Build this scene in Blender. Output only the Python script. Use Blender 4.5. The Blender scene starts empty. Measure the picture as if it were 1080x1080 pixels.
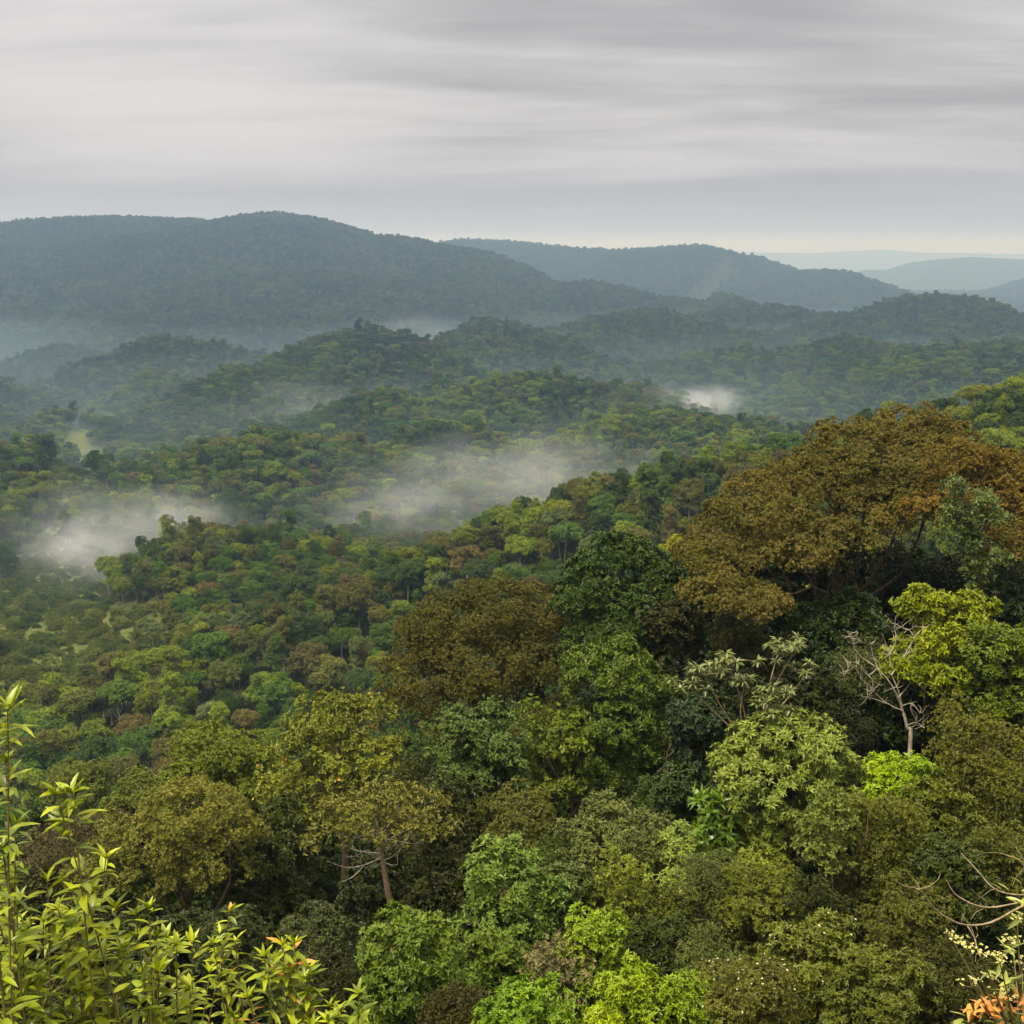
import bpy, math, random
import numpy as np
from mathutils import Vector

PI = math.pi
R = math.radians
random.seed(7)
SC = bpy.context.scene
COL = SC.collection

# ------------------------------------------------------------------ camera, sky, sun, exposure
F = 1300.0                       # focal length in pixels of the 1080 px photograph
PITCH = math.atan(280.0 / F)
cam_d = bpy.data.cameras.new('camera')
cam_d.sensor_width = 36.0
cam_d.lens = 36.0 * F / 1080.0
cam_d.clip_start = 0.2
cam_d.clip_end = 90000.0
cam = bpy.data.objects.new('camera', cam_d)
COL.objects.link(cam)
cam.location = (0, 0, 0)
cam.rotation_euler = (PI / 2 - PITCH, 0, 0)
SC.camera = cam

SUN_EL, SUN_AZ = R(64), R(240)   # azimuth clockwise from north (+Y): behind the camera, to the left
w = bpy.data.worlds.new('World')
SC.world = w
w.use_nodes = True
nt = w.node_tree
nt.nodes.clear()
def N(tree, typ, **kw):
    n = tree.nodes.new(typ)
    for k, v in kw.items():
        setattr(n, k, v)
    return n
def vmath(tree, op, a, b=None):
    n = N(tree, 'ShaderNodeVectorMath', operation=op)
    for i, s in enumerate((a, b)):
        if s is None: continue
        if hasattr(s, 'links'): tree.links.new(s, n.inputs[i])
        else: n.inputs[i].default_value = s
    return n.outputs['Value'] if op in ('LENGTH', 'DOT_PRODUCT', 'DISTANCE') else n.outputs['Vector']
def fmath(tree, op, a, b=None, c=None, clamp=False):
    n = N(tree, 'ShaderNodeMath', operation=op, use_clamp=clamp)
    for i, s in enumerate((a, b, c)):
        if s is None: continue
        if hasattr(s, 'links'): tree.links.new(s, n.inputs[i])
        else: n.inputs[i].default_value = s
    return n.outputs[0]
def maprange(tree, v, a, b, c, d, smooth=True):
    n = N(tree, 'ShaderNodeMapRange', interpolation_type='SMOOTHSTEP' if smooth else 'LINEAR')
    tree.links.new(v, n.inputs['Value'])
    for k, x in zip(('From Min', 'From Max', 'To Min', 'To Max'), (a, b, c, d)):
        n.inputs[k].default_value = x
    return n.outputs['Result']
def mixcol(tree, f, a, b, blend='MIX'):
    n = N(tree, 'ShaderNodeMix', data_type='RGBA', blend_type=blend)
    for s, i in ((f, 0), (a, 6), (b, 7)):
        if hasattr(s, 'links'): tree.links.new(s, n.inputs[i])
        else: n.inputs[i].default_value = s if i == 0 else (tuple(s) + (1,))[:4]
    return n.outputs[2]

sky = N(nt, 'ShaderNodeTexSky', sky_type='NISHITA')
sky.sun_disc = False
sky.sun_elevation = SUN_EL
sky.sun_rotation = SUN_AZ
sky.air_density = 1.5
sky.dust_density = 4.0
tc = N(nt, 'ShaderNodeTexCoord')
sep = N(nt, 'ShaderNodeSeparateXYZ')
nt.links.new(tc.outputs['Generated'], sep.inputs[0])
zc = fmath(nt, 'MAXIMUM', sep.outputs['Z'], 0.0)
den = fmath(nt, 'ADD', zc, 0.11)
comb = N(nt, 'ShaderNodeCombineXYZ')
nt.links.new(fmath(nt, 'DIVIDE', sep.outputs['X'], den), comb.inputs[0])
nt.links.new(fmath(nt, 'DIVIDE', sep.outputs['Y'], den), comb.inputs[1])
def cloud_noise(sx, sy, off, detail, rough):
    v = vmath(nt, 'ADD', vmath(nt, 'MULTIPLY', comb.outputs[0], (sx, sy, 1)), off)
    n = N(nt, 'ShaderNodeTexNoise')
    n.inputs['Scale'].default_value = 1.0
    n.inputs['Detail'].default_value = detail
    n.inputs['Roughness'].default_value = rough
    n.inputs['Distortion'].default_value = 0.35
    nt.links.new(v, n.inputs['Vector'])
    return n.outputs['Fac']
n1 = cloud_noise(0.42, 1.05, (3.1, 1.7, 0.4), 5.0, 0.5)
n2 = cloud_noise(1.3, 3.2, (7.3, 4.2, 2.4), 5.0, 0.6)
cl = fmath(nt, 'ADD', fmath(nt, 'MULTIPLY', n1, 0.78), fmath(nt, 'MULTIPLY', n2, 0.22))
thin = vmath(nt, 'DOT_PRODUCT', tc.outputs['Generated'], (-0.285, 0.935, 0.21))
cl = fmath(nt, 'ADD', cl, maprange(nt, thin, 0.955, 1.0, 0.0, 0.10))   # thinner cloud towards the upper left
cl = maprange(nt, cl, 0.36, 0.70, 0.0, 1.0)
# the overcast layer: brightest overhead, streaked with darker bellies
shade = mixcol(nt, cl, (2.15, 2.08, 2.14), (3.9, 3.74, 3.72))
prof = maprange(nt, zc, 0.30, 0.97, 1.0, 6.0)
low = maprange(nt, zc, 0.0, 0.10, 0.0, 1.0)
warm = mixcol(nt, maprange(nt, zc, 0.30, 0.95, 0, 1), (1, 1, 1), (1.0, 0.95, 0.82))
shade = mixcol(nt, 1.0, shade, warm, 'MULTIPLY')
shade = mixcol(nt, low, (2.62, 2.62, 2.95), shade)
sc_n = N(nt, 'ShaderNodeVectorMath', operation='SCALE')
nt.links.new(shade, sc_n.inputs[0])
nt.links.new(prof, sc_n.inputs['Scale'])
skymix = mixcol(nt, 0.96, sky.outputs['Color'], sc_n.outputs[0])
bg = N(nt, 'ShaderNodeBackground')
bg.inputs['Strength'].default_value = 0.1
nt.links.new(skymix, bg.inputs['Color'])
wo = N(nt, 'ShaderNodeOutputWorld')
nt.links.new(bg.outputs[0], wo.inputs['Surface'])

sun_d = bpy.data.lights.new('sun', 'SUN')
sun_d.energy = 3.4
sun_d.angle = R(12)
sun_d.color = (1.0, 0.93, 0.80)
sun = bpy.data.objects.new('sun', sun_d)
COL.objects.link(sun)
sdir = Vector((math.sin(SUN_AZ) * math.cos(SUN_EL), math.cos(SUN_AZ) * math.cos(SUN_EL), math.sin(SUN_EL)))
sun.rotation_euler = sdir.to_track_quat('Z', 'Y').to_euler()

vs = SC.view_settings
vs.view_transform = 'Standard'
vs.look = 'None'
vs.gamma = 1.0
vs.exposure = 0.92
cy = SC.cycles
cy.use_denoising = True
cy.max_bounces = 6
cy.diffuse_bounces = 2
cy.glossy_bounces = 1
cy.transmission_bounces = 3
cy.volume_bounces = 1
cy.caustics_reflective = False
cy.caustics_refractive = False
cy.use_adaptive_sampling = True
cy.adaptive_threshold = 0.02
cy.volume_step_rate = 1.0
cy.volume_max_steps = 64

# ------------------------------------------------------------------ pixel rays and noise
CT, ST = math.cos(PITCH), math.sin(PITCH)
def at(px, py, Y):
    u, v = (px - 540) / F, (540 - py) / F
    y = CT + ST * v
    return np.array([u * Y / y, Y, (-ST + CT * v) * Y / y])
def mpp(px, py, Y):               # metres per photograph pixel there
    v = (540 - py) / F
    return Y / (CT + ST * v) / F
def project(p):
    p = np.asarray(p, float)
    d = p[..., 1] * CT - p[..., 2] * ST
    up = p[..., 1] * ST + p[..., 2] * CT
    return 540 + F * p[..., 0] / d, 540 - F * up / d

def _hash(ix, iy, seed):
    n = (ix.astype(np.int64) * 374761393 + iy.astype(np.int64) * 668265263 + seed * 974634777) & 0x7fffffff
    n = ((n ^ (n >> 13)) * 1274126177) & 0x7fffffff
    return ((n ^ (n >> 16)) & 0xffff) / 65535.0
def vnoise(x, y, seed=0):
    ix, iy = np.floor(x), np.floor(y)
    fx, fy = x - ix, y - iy
    fx, fy = fx * fx * (3 - 2 * fx), fy * fy * (3 - 2 * fy)
    a, b = _hash(ix, iy, seed), _hash(ix + 1, iy, seed)
    c, d = _hash(ix, iy + 1, seed), _hash(ix + 1, iy + 1, seed)
    return (a + (b - a) * fx) * (1 - fy) + (c + (d - c) * fx) * fy
def fbm(x, y, seed=0, octv=4):
    s, a, t = 0, 1.0, 0
    for i in range(octv):
        s = s + a * vnoise(x * 2 ** i, y * 2 ** i, seed + i)
        t += a
        a *= 0.5
    return s / t * 2 - 1

# ------------------------------------------------------------------ the land
# every hill: crest line (photo px, photo py, distance), rounding width, side slope, canopy height to allow for
RIDGES = [
 ([(-260,250,3400),(-120,240,3300),(0,236,3300),(60,231,3300),(120,226,3200),(200,229,3100),(240,232,3100),(295,222,3000),(340,229,3000),(400,246,3000),(455,259,3100),(520,278,3200),(600,305,3200)],220,.30,20),
 ([(-100,330,2500),(60,312,2450),(170,290,2400),(270,281,2350),(350,284,2350),(425,294,2350),(500,312,2300),(560,335,2200)],120,.26,18),
 ([(430,262,4700),(490,253,4600),(540,255,4600),(600,262,4500),(650,264,4400),(700,261,4300),(745,259,4200),(780,268,4200),(815,286,4100),(840,291,4100),(862,284,4000),(890,286,4000),(920,296,4000),(950,306,4000),(1000,322,4000)],200,.34,22),
 ([(895,290,8000),(915,281,8000),(940,281,8000),(960,274,8000),(990,270,8000),(1025,267,8000),(1080,270,8000),(1250,262,8000)],300,.3,20),
 ([(1035,314,5500),(1080,296,5500),(1120,290,5500),(1250,285,5500)],200,.3,20),
 ([(560,266,16000),(700,264,16000),(780,266,16000),(860,267,16000),(930,263,16000),(965,266,16000),(1100,268,16000),(1300,266,16000)],500,.2,0),
 ([(500,338,2700),(560,312,2700),(620,294,2600),(660,301,2600),(700,312,2600),(740,318,2500),(760,307,2500),(790,315,2500),(830,335,2500)],90,.30,18),
 ([(690,352,2200),(740,332,2200),(780,322,2100),(820,319,2100),(860,328,2100),(890,342,2000)],80,.30,18),
 ([(870,346,2000),(910,325,1900),(950,312,1900),(1000,308,1900),(1040,314,1900),(1080,330,1900),(1180,345,1900)],90,.30,18),
 ([(590,345,1850),(640,331,1850),(680,325,1850),(720,335,1800),(770,350,1750)],80,.28,17),
 ([(430,375,1550),(470,350,1550),(505,333,1550),(540,345,1500),(590,372,1450)],60,.33,17),
 ([(40,408,1500),(110,372,1500),(160,354,1500),(210,358,1500),(260,370,1500),(300,395,1450)],60,.33,17),
 ([(220,410,1250),(290,372,1250),(340,350,1250),(385,343,1250),(425,352,1250),(470,378,1230),(510,405,1200)],55,.35,17),
 ([(410,450,1000),(480,408,1000),(530,392,1000),(580,390,1000),(610,400,1000),(670,432,960)],45,.36,17),
 ([(620,412,1300),(700,385,1400),(780,368,1450),(860,372,1450),(950,366,1350),(1020,362,1250),(1120,355,1200)],90,.28,17),
 ([(590,462,800),(650,442,800),(700,430,820),(740,433,830),(790,440,850)],35,.4,16),
 ([(100,520,730),(160,478,720),(220,460,720),(270,455,700),(330,465,700),(370,478,690),(420,490,670),(460,500,650),(500,515,640),(530,535,630),(560,565,620)],38,.42,16),
 ([(-140,455,800),(-50,468,800),(0,474,800),(40,484,800),(75,505,790)],40,.36,16),
 ([(105,625,465),(140,578,465),(180,557,465),(230,552,460),(280,568,450),(330,585,440),(380,605,415),(410,622,390)],22,.45,16),
 ([(1300,350,330),(1180,372,325),(1080,393,320),(1010,405,330),(930,432,340),(870,447,345),(800,455,350),(720,472,352),(650,495,352),(580,515,350),(520,540,346),(440,570,342),(395,598,336),(320,622,328),(250,650,318),(200,674,308),(150,704,298),(120,738,288),(90,795,275)],16,.55,16),
]
RP = []
for pts, wd, sl, can in RIDGES:
    P = np.array([at(*p) for p in pts])
    P[:, 2] -= can
    RP.append((P, wd, sl))
VALLEY = np.array([(-60, 215), (-105, 300), (-131, 360), (-178, 450), (-228, 600), (-285, 830), (-420, 1150)], float)
_kr = np.random.default_rng(2024)
KNOLLS = []
for _ in range(900):
    ky = _kr.uniform(680, 2700); kx = _kr.uniform(-.5, .5) * ky; kr = _kr.uniform(55, 95) * (ky / 1300) ** .45
    if math.hypot(kx + 285, (ky - 830)) < 130: continue
    if all(math.hypot(kx - a, ky - b) > 1.15 * (kr + c) for a, b, c, _d in KNOLLS):
        KNOLLS.append((kx, ky, kr, kr * _kr.uniform(.42, .68)))
def polydist(x, y, P):
    best = np.full(x.shape, 1e18)
    zb = np.zeros(x.shape)
    for a, b in zip(P[:-1], P[1:]):
        d = b[:2] - a[:2]
        t = np.clip(((x - a[0]) * d[0] + (y - a[1]) * d[1]) / (d @ d), 0, 1)
        q = (x - a[0] - t * d[0]) ** 2 + (y - a[1] - t * d[1]) ** 2
        m = q < best
        best = np.where(m, q, best)
        if len(a) > 2:
            zb = np.where(m, a[2] + t * (b[2] - a[2]), zb)
    return np.sqrt(best), zb
def softplus(v, s):
    return s * np.logaddexp(0, v / s)
def height(x, y):
    x = np.asarray(x, float); y = np.asarray(y, float)
    base = -112 - 0.052 * np.minimum(np.maximum(y, 0), 1900) - 0.006 * np.clip(y - 1900, 0, 6000)
    base = base + 9 * fbm(x / 160, y / 160, 3)
    kn = np.clip((y - 520) / 300, 0, 1) * np.clip((3300 - y) / 900, 0, 1)
    bil = (1 - 2 * np.abs(vnoise(x / 150, y / 190, 71) - .5)) * 26 + fbm(x / 260, y / 260, 81, 2) * 26 - 13
    bil = bil * 1.1
    kb = np.zeros(x.shape)
    for kx, ky, kr, ka in KNOLLS:
        q = ((x - kx) ** 2 + ((y - ky) * .8) ** 2) / (kr * kr)
        kb = np.maximum(kb, ka * np.exp(-q * 1.1))
    base = base + kn * bil * .6 + kb
    H = [base]
    gul = fbm(x / 420 + 5, y / 420, 11) * 52 + (0.5 - np.abs(fbm(x / 700, y / 700, 21, 3))) * 60
    sml = fbm(x / 75, y / 75, 31) * 9
    far = np.clip((y - 1500) / 1500, 0, 1)
    for P, wd, sl in RP:
        d, z = polydist(x, y, P)
        drop = sl * (np.sqrt(d * d + wd * wd) - wd)
        n = (gul * far + sml * (1 - far * 0.6) + kn * bil * .9) * (1 - np.exp(-drop / (25 + 40 * far)))
        H.append(z - drop + n)
    bench = -41.5 + 0.13 * x - 0.03 * (y - 65) + 1.6 * fbm(x / 22, y / 22, 41)
    bench = bench - softplus(y - 100, 8) * 0.62 - softplus(-x - 42, 6) * 0.5 + softplus(-y - 6, 4) * 0.3
    hill = -1.75 - 0.92 * softplus(y + 0.6, 0.8) - 0.0 * x + 0.25 * fbm(x / 3, y / 3, 51)
    hill = np.where(y < 30, hill, -60 - (y - 30))
    H = np.array(H)
    s = 7.0
    mx = H.max(0)
    lse = mx + s * np.log(np.exp((H - mx) / s).sum(0))
    n = np.array([lse, bench, hill])
    s = 1.6
    mx = n.max(0)
    return mx + s * np.log(np.exp((n - mx) / s).sum(0))

# ------------------------------------------------------------------ materials
MATS = {}
def newmat(name):
    m = bpy.data.materials.new(name)
    m.use_nodes = True
    t = m.node_tree
    t.nodes.clear()
    MATS[name] = m
    return m, t
def leaf_material(name, source, transl=0.25, rough=0.5, spec=0.25, spread=0.48, hues=(0.510, 0.478)):
    m, t = newmat(name)
    if source == 'object':
        base = N(t, 'ShaderNodeObjectInfo').outputs['Color']
    else:
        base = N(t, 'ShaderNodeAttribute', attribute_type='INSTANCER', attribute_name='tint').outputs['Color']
    var = N(t, 'ShaderNodeAttribute', attribute_type='GEOMETRY', attribute_name='var').outputs['Fac']
    hsv = N(t, 'ShaderNodeHueSaturation')
    t.links.new(base, hsv.inputs['Color'])
    t.links.new(maprange(t, var, 0, 1, hues[0], hues[1], False), hsv.inputs['Hue'])
    t.links.new(maprange(t, var, 0, 1, 1 - spread, 1 + spread * 1.4, False), hsv.inputs['Value'])
    hsv.inputs['Saturation'].default_value = 1.03
    p = N(t, 'ShaderNodeBsdfPrincipled')
    t.links.new(hsv.outputs[0], p.inputs['Base Color'])
    p.inputs['Roughness'].default_value = rough
    p.inputs['Specular IOR Level'].default_value = spec
    tr = N(t, 'ShaderNodeBsdfTranslucent')
    t.links.new(mixcol(t, 0.6, hsv.outputs[0], (1.0, 0.95, 0.35), 'MULTIPLY'), tr.inputs['Color'])
    mx = N(t, 'ShaderNodeMixShader')
    mx.inputs[0].default_value = transl
    t.links.new(p.outputs[0], mx.inputs[1])
    t.links.new(tr.outputs[0], mx.inputs[2])
    o = N(t, 'ShaderNodeOutputMaterial')
    t.links.new(mx.outputs[0], o.inputs['Surface'])
    return m
M_LEAF = leaf_material('leaf', 'object', 0.12)
M_RUST = leaf_material('rust_leaf', 'object', 0.22, 0.55, 0.2, 0.6, (0.575, 0.48))
M_GLOSSY = leaf_material('glossy_leaf', 'object', 0.3, 0.36, 0.4, 0.45)
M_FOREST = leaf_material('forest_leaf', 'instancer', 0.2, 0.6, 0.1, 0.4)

def bark_material(name, a, b, scale=6.0):
    m, t = newmat(name)
    c = N(t, 'ShaderNodeTexCoord')
    v = vmath(t, 'MULTIPLY', c.outputs['Object'], (1, 1, 0.25))
    n = N(t, 'ShaderNodeTexNoise')
    n.inputs['Scale'].default_value = scale
    n.inputs['Detail'].default_value = 6
    t.links.new(v, n.inputs['Vector'])
    col = mixcol(t, maprange(t, n.outputs['Fac'], 0.35, 0.65, 0, 1), a, b)
    p = N(t, 'ShaderNodeBsdfPrincipled')
    t.links.new(col, p.inputs['Base Color'])
    p.inputs['Roughness'].default_value = 0.85
    p.inputs['Specular IOR Level'].default_value = 0.15
    bp = N(t, 'ShaderNodeBump')
    bp.inputs['Strength'].default_value = 0.6
    bp.inputs['Distance'].default_value = 0.03
    t.links.new(n.outputs['Fac'], bp.inputs['Height'])
    t.links.new(bp.outputs[0], p.inputs['Normal'])
    o = N(t, 'ShaderNodeOutputMaterial')
    t.links.new(p.outputs[0], o.inputs['Surface'])
    return m
M_BARK = bark_material('bark', (.055, .035, .018), (.12, .085, .05))
M_PALE = bark_material('pale_bark', (.20, .16, .11), (.42, .36, .27))
M_MOSS = bark_material('mossy_bark', (.05, .055, .018), (.17, .13, .075), 3)
M_TWIG = bark_material('twig', (.16, .11, .055), (.30, .23, .13), 25)
M_STEM = bark_material('green_stem', (.12, .10, .035), (.20, .16, .06), 25)

def ground_material():
    m, t = newmat('forest_floor')
    g = N(t, 'ShaderNodeNewGeometry')
    n = N(t, 'ShaderNodeTexNoise')
    n.inputs['Scale'].default_value = 0.35
    n.inputs['Detail'].default_value = 8
    t.links.new(g.outputs['Position'], n.inputs['Vector'])
    n2 = N(t, 'ShaderNodeTexNoise')
    n2.inputs['Scale'].default_value = 0.02
    n2.inputs['Detail'].default_value = 6
    t.links.new(g.outputs['Position'], n2.inputs['Vector'])
    floor = mixcol(t, maprange(t, n.outputs['Fac'], .35, .65, 0, 1), (.028, .024, .008), (.04, .05, .014))
    grass = mixcol(t, maprange(t, n.outputs['Fac'], .35, .7, 0, 1), (.048, .074, .016), (.095, .085, .026))
    clr = N(t, 'ShaderNodeAttribute', attribute_type='GEOMETRY', attribute_name='clearing').outputs['Fac']
    far_mask = N(t, 'ShaderNodeAttribute', attribute_type='GEOMETRY', attribute_name='distant').outputs['Fac']  # mask of the treeless ground beyond the forest, given its own far colour
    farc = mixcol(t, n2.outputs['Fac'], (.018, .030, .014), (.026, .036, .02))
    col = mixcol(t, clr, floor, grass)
    col = mixcol(t, far_mask, col, farc)
    p = N(t, 'ShaderNodeBsdfPrincipled')
    t.links.new(col, p.inputs['Base Color'])
    p.inputs['Roughness'].default_value = 0.95
    p.inputs['Specular IOR Level'].default_value = 0.05
    bp = N(t, 'ShaderNodeBump')
    bp.inputs['Distance'].default_value = 0.5
    t.links.new(n.outputs['Fac'], bp.inputs['Height'])
    t.links.new(bp.outputs[0], p.inputs['Normal'])
    o = N(t, 'ShaderNodeOutputMaterial')
    t.links.new(p.outputs[0], o.inputs['Surface'])
    return m
M_GROUND = ground_material()

def plain_material(name, col, rough=0.6, transl=0.0):
    m, t = newmat(name)
    n = N(t, 'ShaderNodeTexNoise')
    n.inputs['Scale'].default_value = 9
    c = mixcol(t, n.outputs['Fac'], tuple(v * .75 for v in col), tuple(min(1, v * 1.25) for v in col))
    p = N(t, 'ShaderNodeBsdfPrincipled')
    t.links.new(c, p.inputs['Base Color'])
    p.inputs['Roughness'].default_value = rough
    o = N(t, 'ShaderNodeOutputMaterial')
    t.links.new(p.outputs[0], o.inputs['Surface'])
    return m
M_RED = plain_material('red_petal', (.55, .10, .05))
M_ORANGE = plain_material('orange_petal', (.62, .26, .05))
M_YELLOW = plain_material('yellow_petal', (.62, .50, .06))
M_CREAM = plain_material('cream_petal', (.62, .55, .36))
M_UMBEL = plain_material('umbel', (.42, .40, .12))

# ------------------------------------------------------------------ mesh builders
def link(name, me, parent=None, loc=(0, 0, 0), scale=(1, 1, 1), rotz=0.0, color=None):
    o = bpy.data.objects.new(name, me)
    COL.objects.link(o)
    o.parent = parent
    o.location = [float(v) for v in loc]
    o.scale = [float(v) for v in scale]
    o.rotation_euler = (0, 0, rotz)
    if color is not None:
        o.color = (*[float(c) for c in color], 1.0)
    return o
def tag(o, label=None, cat=None, group=None, kind=None):
    if label: o['label'] = label
    if cat: o['category'] = cat
    if group: o['group'] = group
    if kind: o['kind'] = kind
    return o
def thing(name, loc, label, cat, group=None):
    return tag(link(name, None, None, loc), label, cat, group)

def mesh_np(name, verts, quads, mats, var=None, mat_idx=None, smooth=False):
    me = bpy.data.meshes.new(name)
    nq = len(quads)
    me.vertices.add(len(verts))
    me.vertices.foreach_set('co', np.ascontiguousarray(verts, np.float32).ravel())
    me.loops.add(nq * 4)
    me.loops.foreach_set('vertex_index', np.ascontiguousarray(quads, np.int32).ravel())
    me.polygons.add(nq)
    me.polygons.foreach_set('loop_start', np.arange(nq, dtype=np.int32) * 4)
    me.polygons.foreach_set('loop_total', np.full(nq, 4, np.int32))
    if mat_idx is not None:
        me.polygons.foreach_set('material_index', np.ascontiguousarray(mat_idx, np.int32))
    me.polygons.foreach_set('use_smooth', np.full(nq, smooth, bool))
    for m in mats:
        me.materials.append(m)
    if var is not None:
        a = me.attributes.new('var', 'FLOAT', 'FACE')
        a.data.foreach_set('value', np.ascontiguousarray(var, np.float32))
    me.update(calc_edges=True)
    return me

def unit(v):
    return v / np.maximum(np.linalg.norm(v, axis=-1, keepdims=True), 1e-9)

def leaves(C, D, Nn, L, W, fold=0.25, droop=0.15):
    """kite shaped leaves: base C, direction D, face normal Nn, length L, width W (arrays)"""
    D = unit(D)
    S = unit(np.cross(D, Nn))
    U = np.cross(S, D)
    L = L[:, None]; W = W[:, None]
    a = C
    mid = C + D * L * 0.5
    b = mid + S * W * 0.5 + U * W * fold
    c = C + D * L - U * L * droop
    d = mid - S * W * 0.5 + U * W * fold
    V = np.stack([a, b, c, d], 1).reshape(-1, 3)
    Q = np.arange(len(C) * 4).reshape(-1, 4)
    return V, Q

def sprigs(P, Nn, k, L, W, tilt, rng, up=0.0, vlobe=None, jit=0.3):
    """at every twig end P (normal Nn) k leaves radiating out, tilted by `tilt` away from the normal"""
    n = len(P)
    Nn = unit(Nn + rng.normal(0, jit, Nn.shape) + np.array([0, 0, up]))
    ref = np.where(np.abs(Nn[:, 2:3]) < 0.9, np.array([[0, 0, 1.]]), np.array([[1., 0, 0]]))
    A = unit(np.cross(Nn, ref)); B = np.cross(Nn, A)
    ph = rng.uniform(0, 2 * PI, (n, 1)) + np.arange(k)[None] * (2 * PI / k) + rng.normal(0, .35, (n, k))
    tl = tilt + rng.normal(0, .28, (n, k))
    rad = A[:, None] * np.cos(ph)[..., None] + B[:, None] * np.sin(ph)[..., None]
    D = Nn[:, None] * np.cos(tl)[..., None] + rad * np.sin(tl)[..., None]
    FN = Nn[:, None] * np.sin(tl)[..., None] - rad * np.cos(tl)[..., None] + rng.normal(0, .25, (n, k, 3))
    Ls = L * rng.uniform(.65, 1.25, (n, k)); Ws = W * rng.uniform(.75, 1.25, (n, k))
    C = np.repeat(P[:, None], k, 1)
    V, Q = leaves(C.reshape(-1, 3), D.reshape(-1, 3), FN.reshape(-1, 3), Ls.ravel(), Ws.ravel())
    base = rng.uniform(0, 1, (n, 1)) if vlobe is None else vlobe[:, None]
    var = np.clip(0.45 * base + 0.25 * rng.uniform(0, 1, (n, 1)) + 0.3 * rng.uniform(0, 1, (n, k)), 0, 1)
    return V, Q, var.ravel()

def lobe_points(lobes, sub_r, gap, rng, low=-0.35, cover=1.0, keep_in=0.12, scatter=0.0):
    """lobes: (cx,cy,cz,rx,ry,rz).  Every lobe is knobbly: small knobs over its surface, twig ends over each knob."""
    P, Nn, Vl = [], [], []
    lobes = np.asarray(lobes, float)
    for i, lb in enumerate(lobes):
        c, r = lb[:3], lb[3:6]
        rm = r.mean()
        ns = max(5, int(cover * 4.6 * rm * rm / (sub_r * sub_r)))
        d = unit(rng.normal(0, 1, (ns * 3, 3)))
        d = d[d[:, 2] > low][:ns]
        sc_ = c + d * r * rng.uniform(.70, 1.10, (len(d), 1))
        nn = unit(d / r)
        sr = sub_r * rng.uniform(.6, 1.3, len(d))
        ins = np.zeros(len(d), bool)
        for j, ob in enumerate(lobes):
            if j != i:
                ins |= (((sc_ - ob[:3]) / ob[3:6]) ** 2).sum(1) < 0.62
        keep = ~ins | (rng.uniform(0, 1, len(d)) < keep_in)
        sc_, nn, sr = sc_[keep], nn[keep], sr[keep]
        lv = rng.uniform(0, 1)
        for q, n0, s in zip(sc_, nn, sr):
            m = max(3, int(4.2 * s * s / (gap * gap)))
            e = unit(rng.normal(0, 1, (m, 3)) + n0 * 0.9 + np.array([0, 0, .35]))
            pp = q + e * np.array([s, s, s * .8]) * rng.uniform(.75, 1.05, (m, 1))
            if scatter: pp = pp + rng.normal(0, scatter, pp.shape)
            P.append(pp); Nn.append(unit(e + n0 * .4))
            Vl.append(np.full(m, np.clip(.55 * lv + .45 * rng.uniform(), 0, 1)))
    return np.concatenate(P), np.concatenate(Nn), np.concatenate(Vl)

def tube(path, radii, sides=6):
    path = np.asarray(path, float)
    n = len(path)
    T = unit(np.gradient(path, axis=0))
    ref = np.array([0.31, 0.92, 0.21])
    A = unit(np.cross(T, ref)); B = np.cross(T, A)
    th = np.arange(sides) * 2 * PI / sides
    V = path[:, None] + (A[:, None] * np.cos(th)[None, :, None] + B[:, None] * np.sin(th)[None, :, None]) * np.asarray(radii, float)[:, None, None]
    V = V.reshape(-1, 3)
    q = []
    for i in range(n - 1):
        for j in range(sides):
            k = (j + 1) % sides
            q.append((i * sides + j, i * sides + k, (i + 1) * sides + k, (i + 1) * sides + j))
    return V, np.array(q)
def join(parts):
    V, Q, o = [], [], 0
    for v, q in parts:
        V.append(v); Q.append(q + o); o += len(v)
    return np.concatenate(V), np.concatenate(Q)
def limb(a, b, r0, r1, rng, bend=0.12, n=6, sides=5, sag=0.0):
    a, b = np.asarray(a, float), np.asarray(b, float)
    t = np.linspace(0, 1, n)[:, None]
    L = np.linalg.norm(b - a)
    off = rng.normal(0, bend * L, 3); off2 = rng.normal(0, bend * L * .5, 3)
    p = a + (b - a) * t + off * np.sin(PI * t) + off2 * np.sin(2 * PI * t)
    p[:, 2] += sag * L * np.sin(PI * t[:, 0])
    return tube(p, r0 + (r1 - r0) * t[:, 0] ** .8, sides), p

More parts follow.
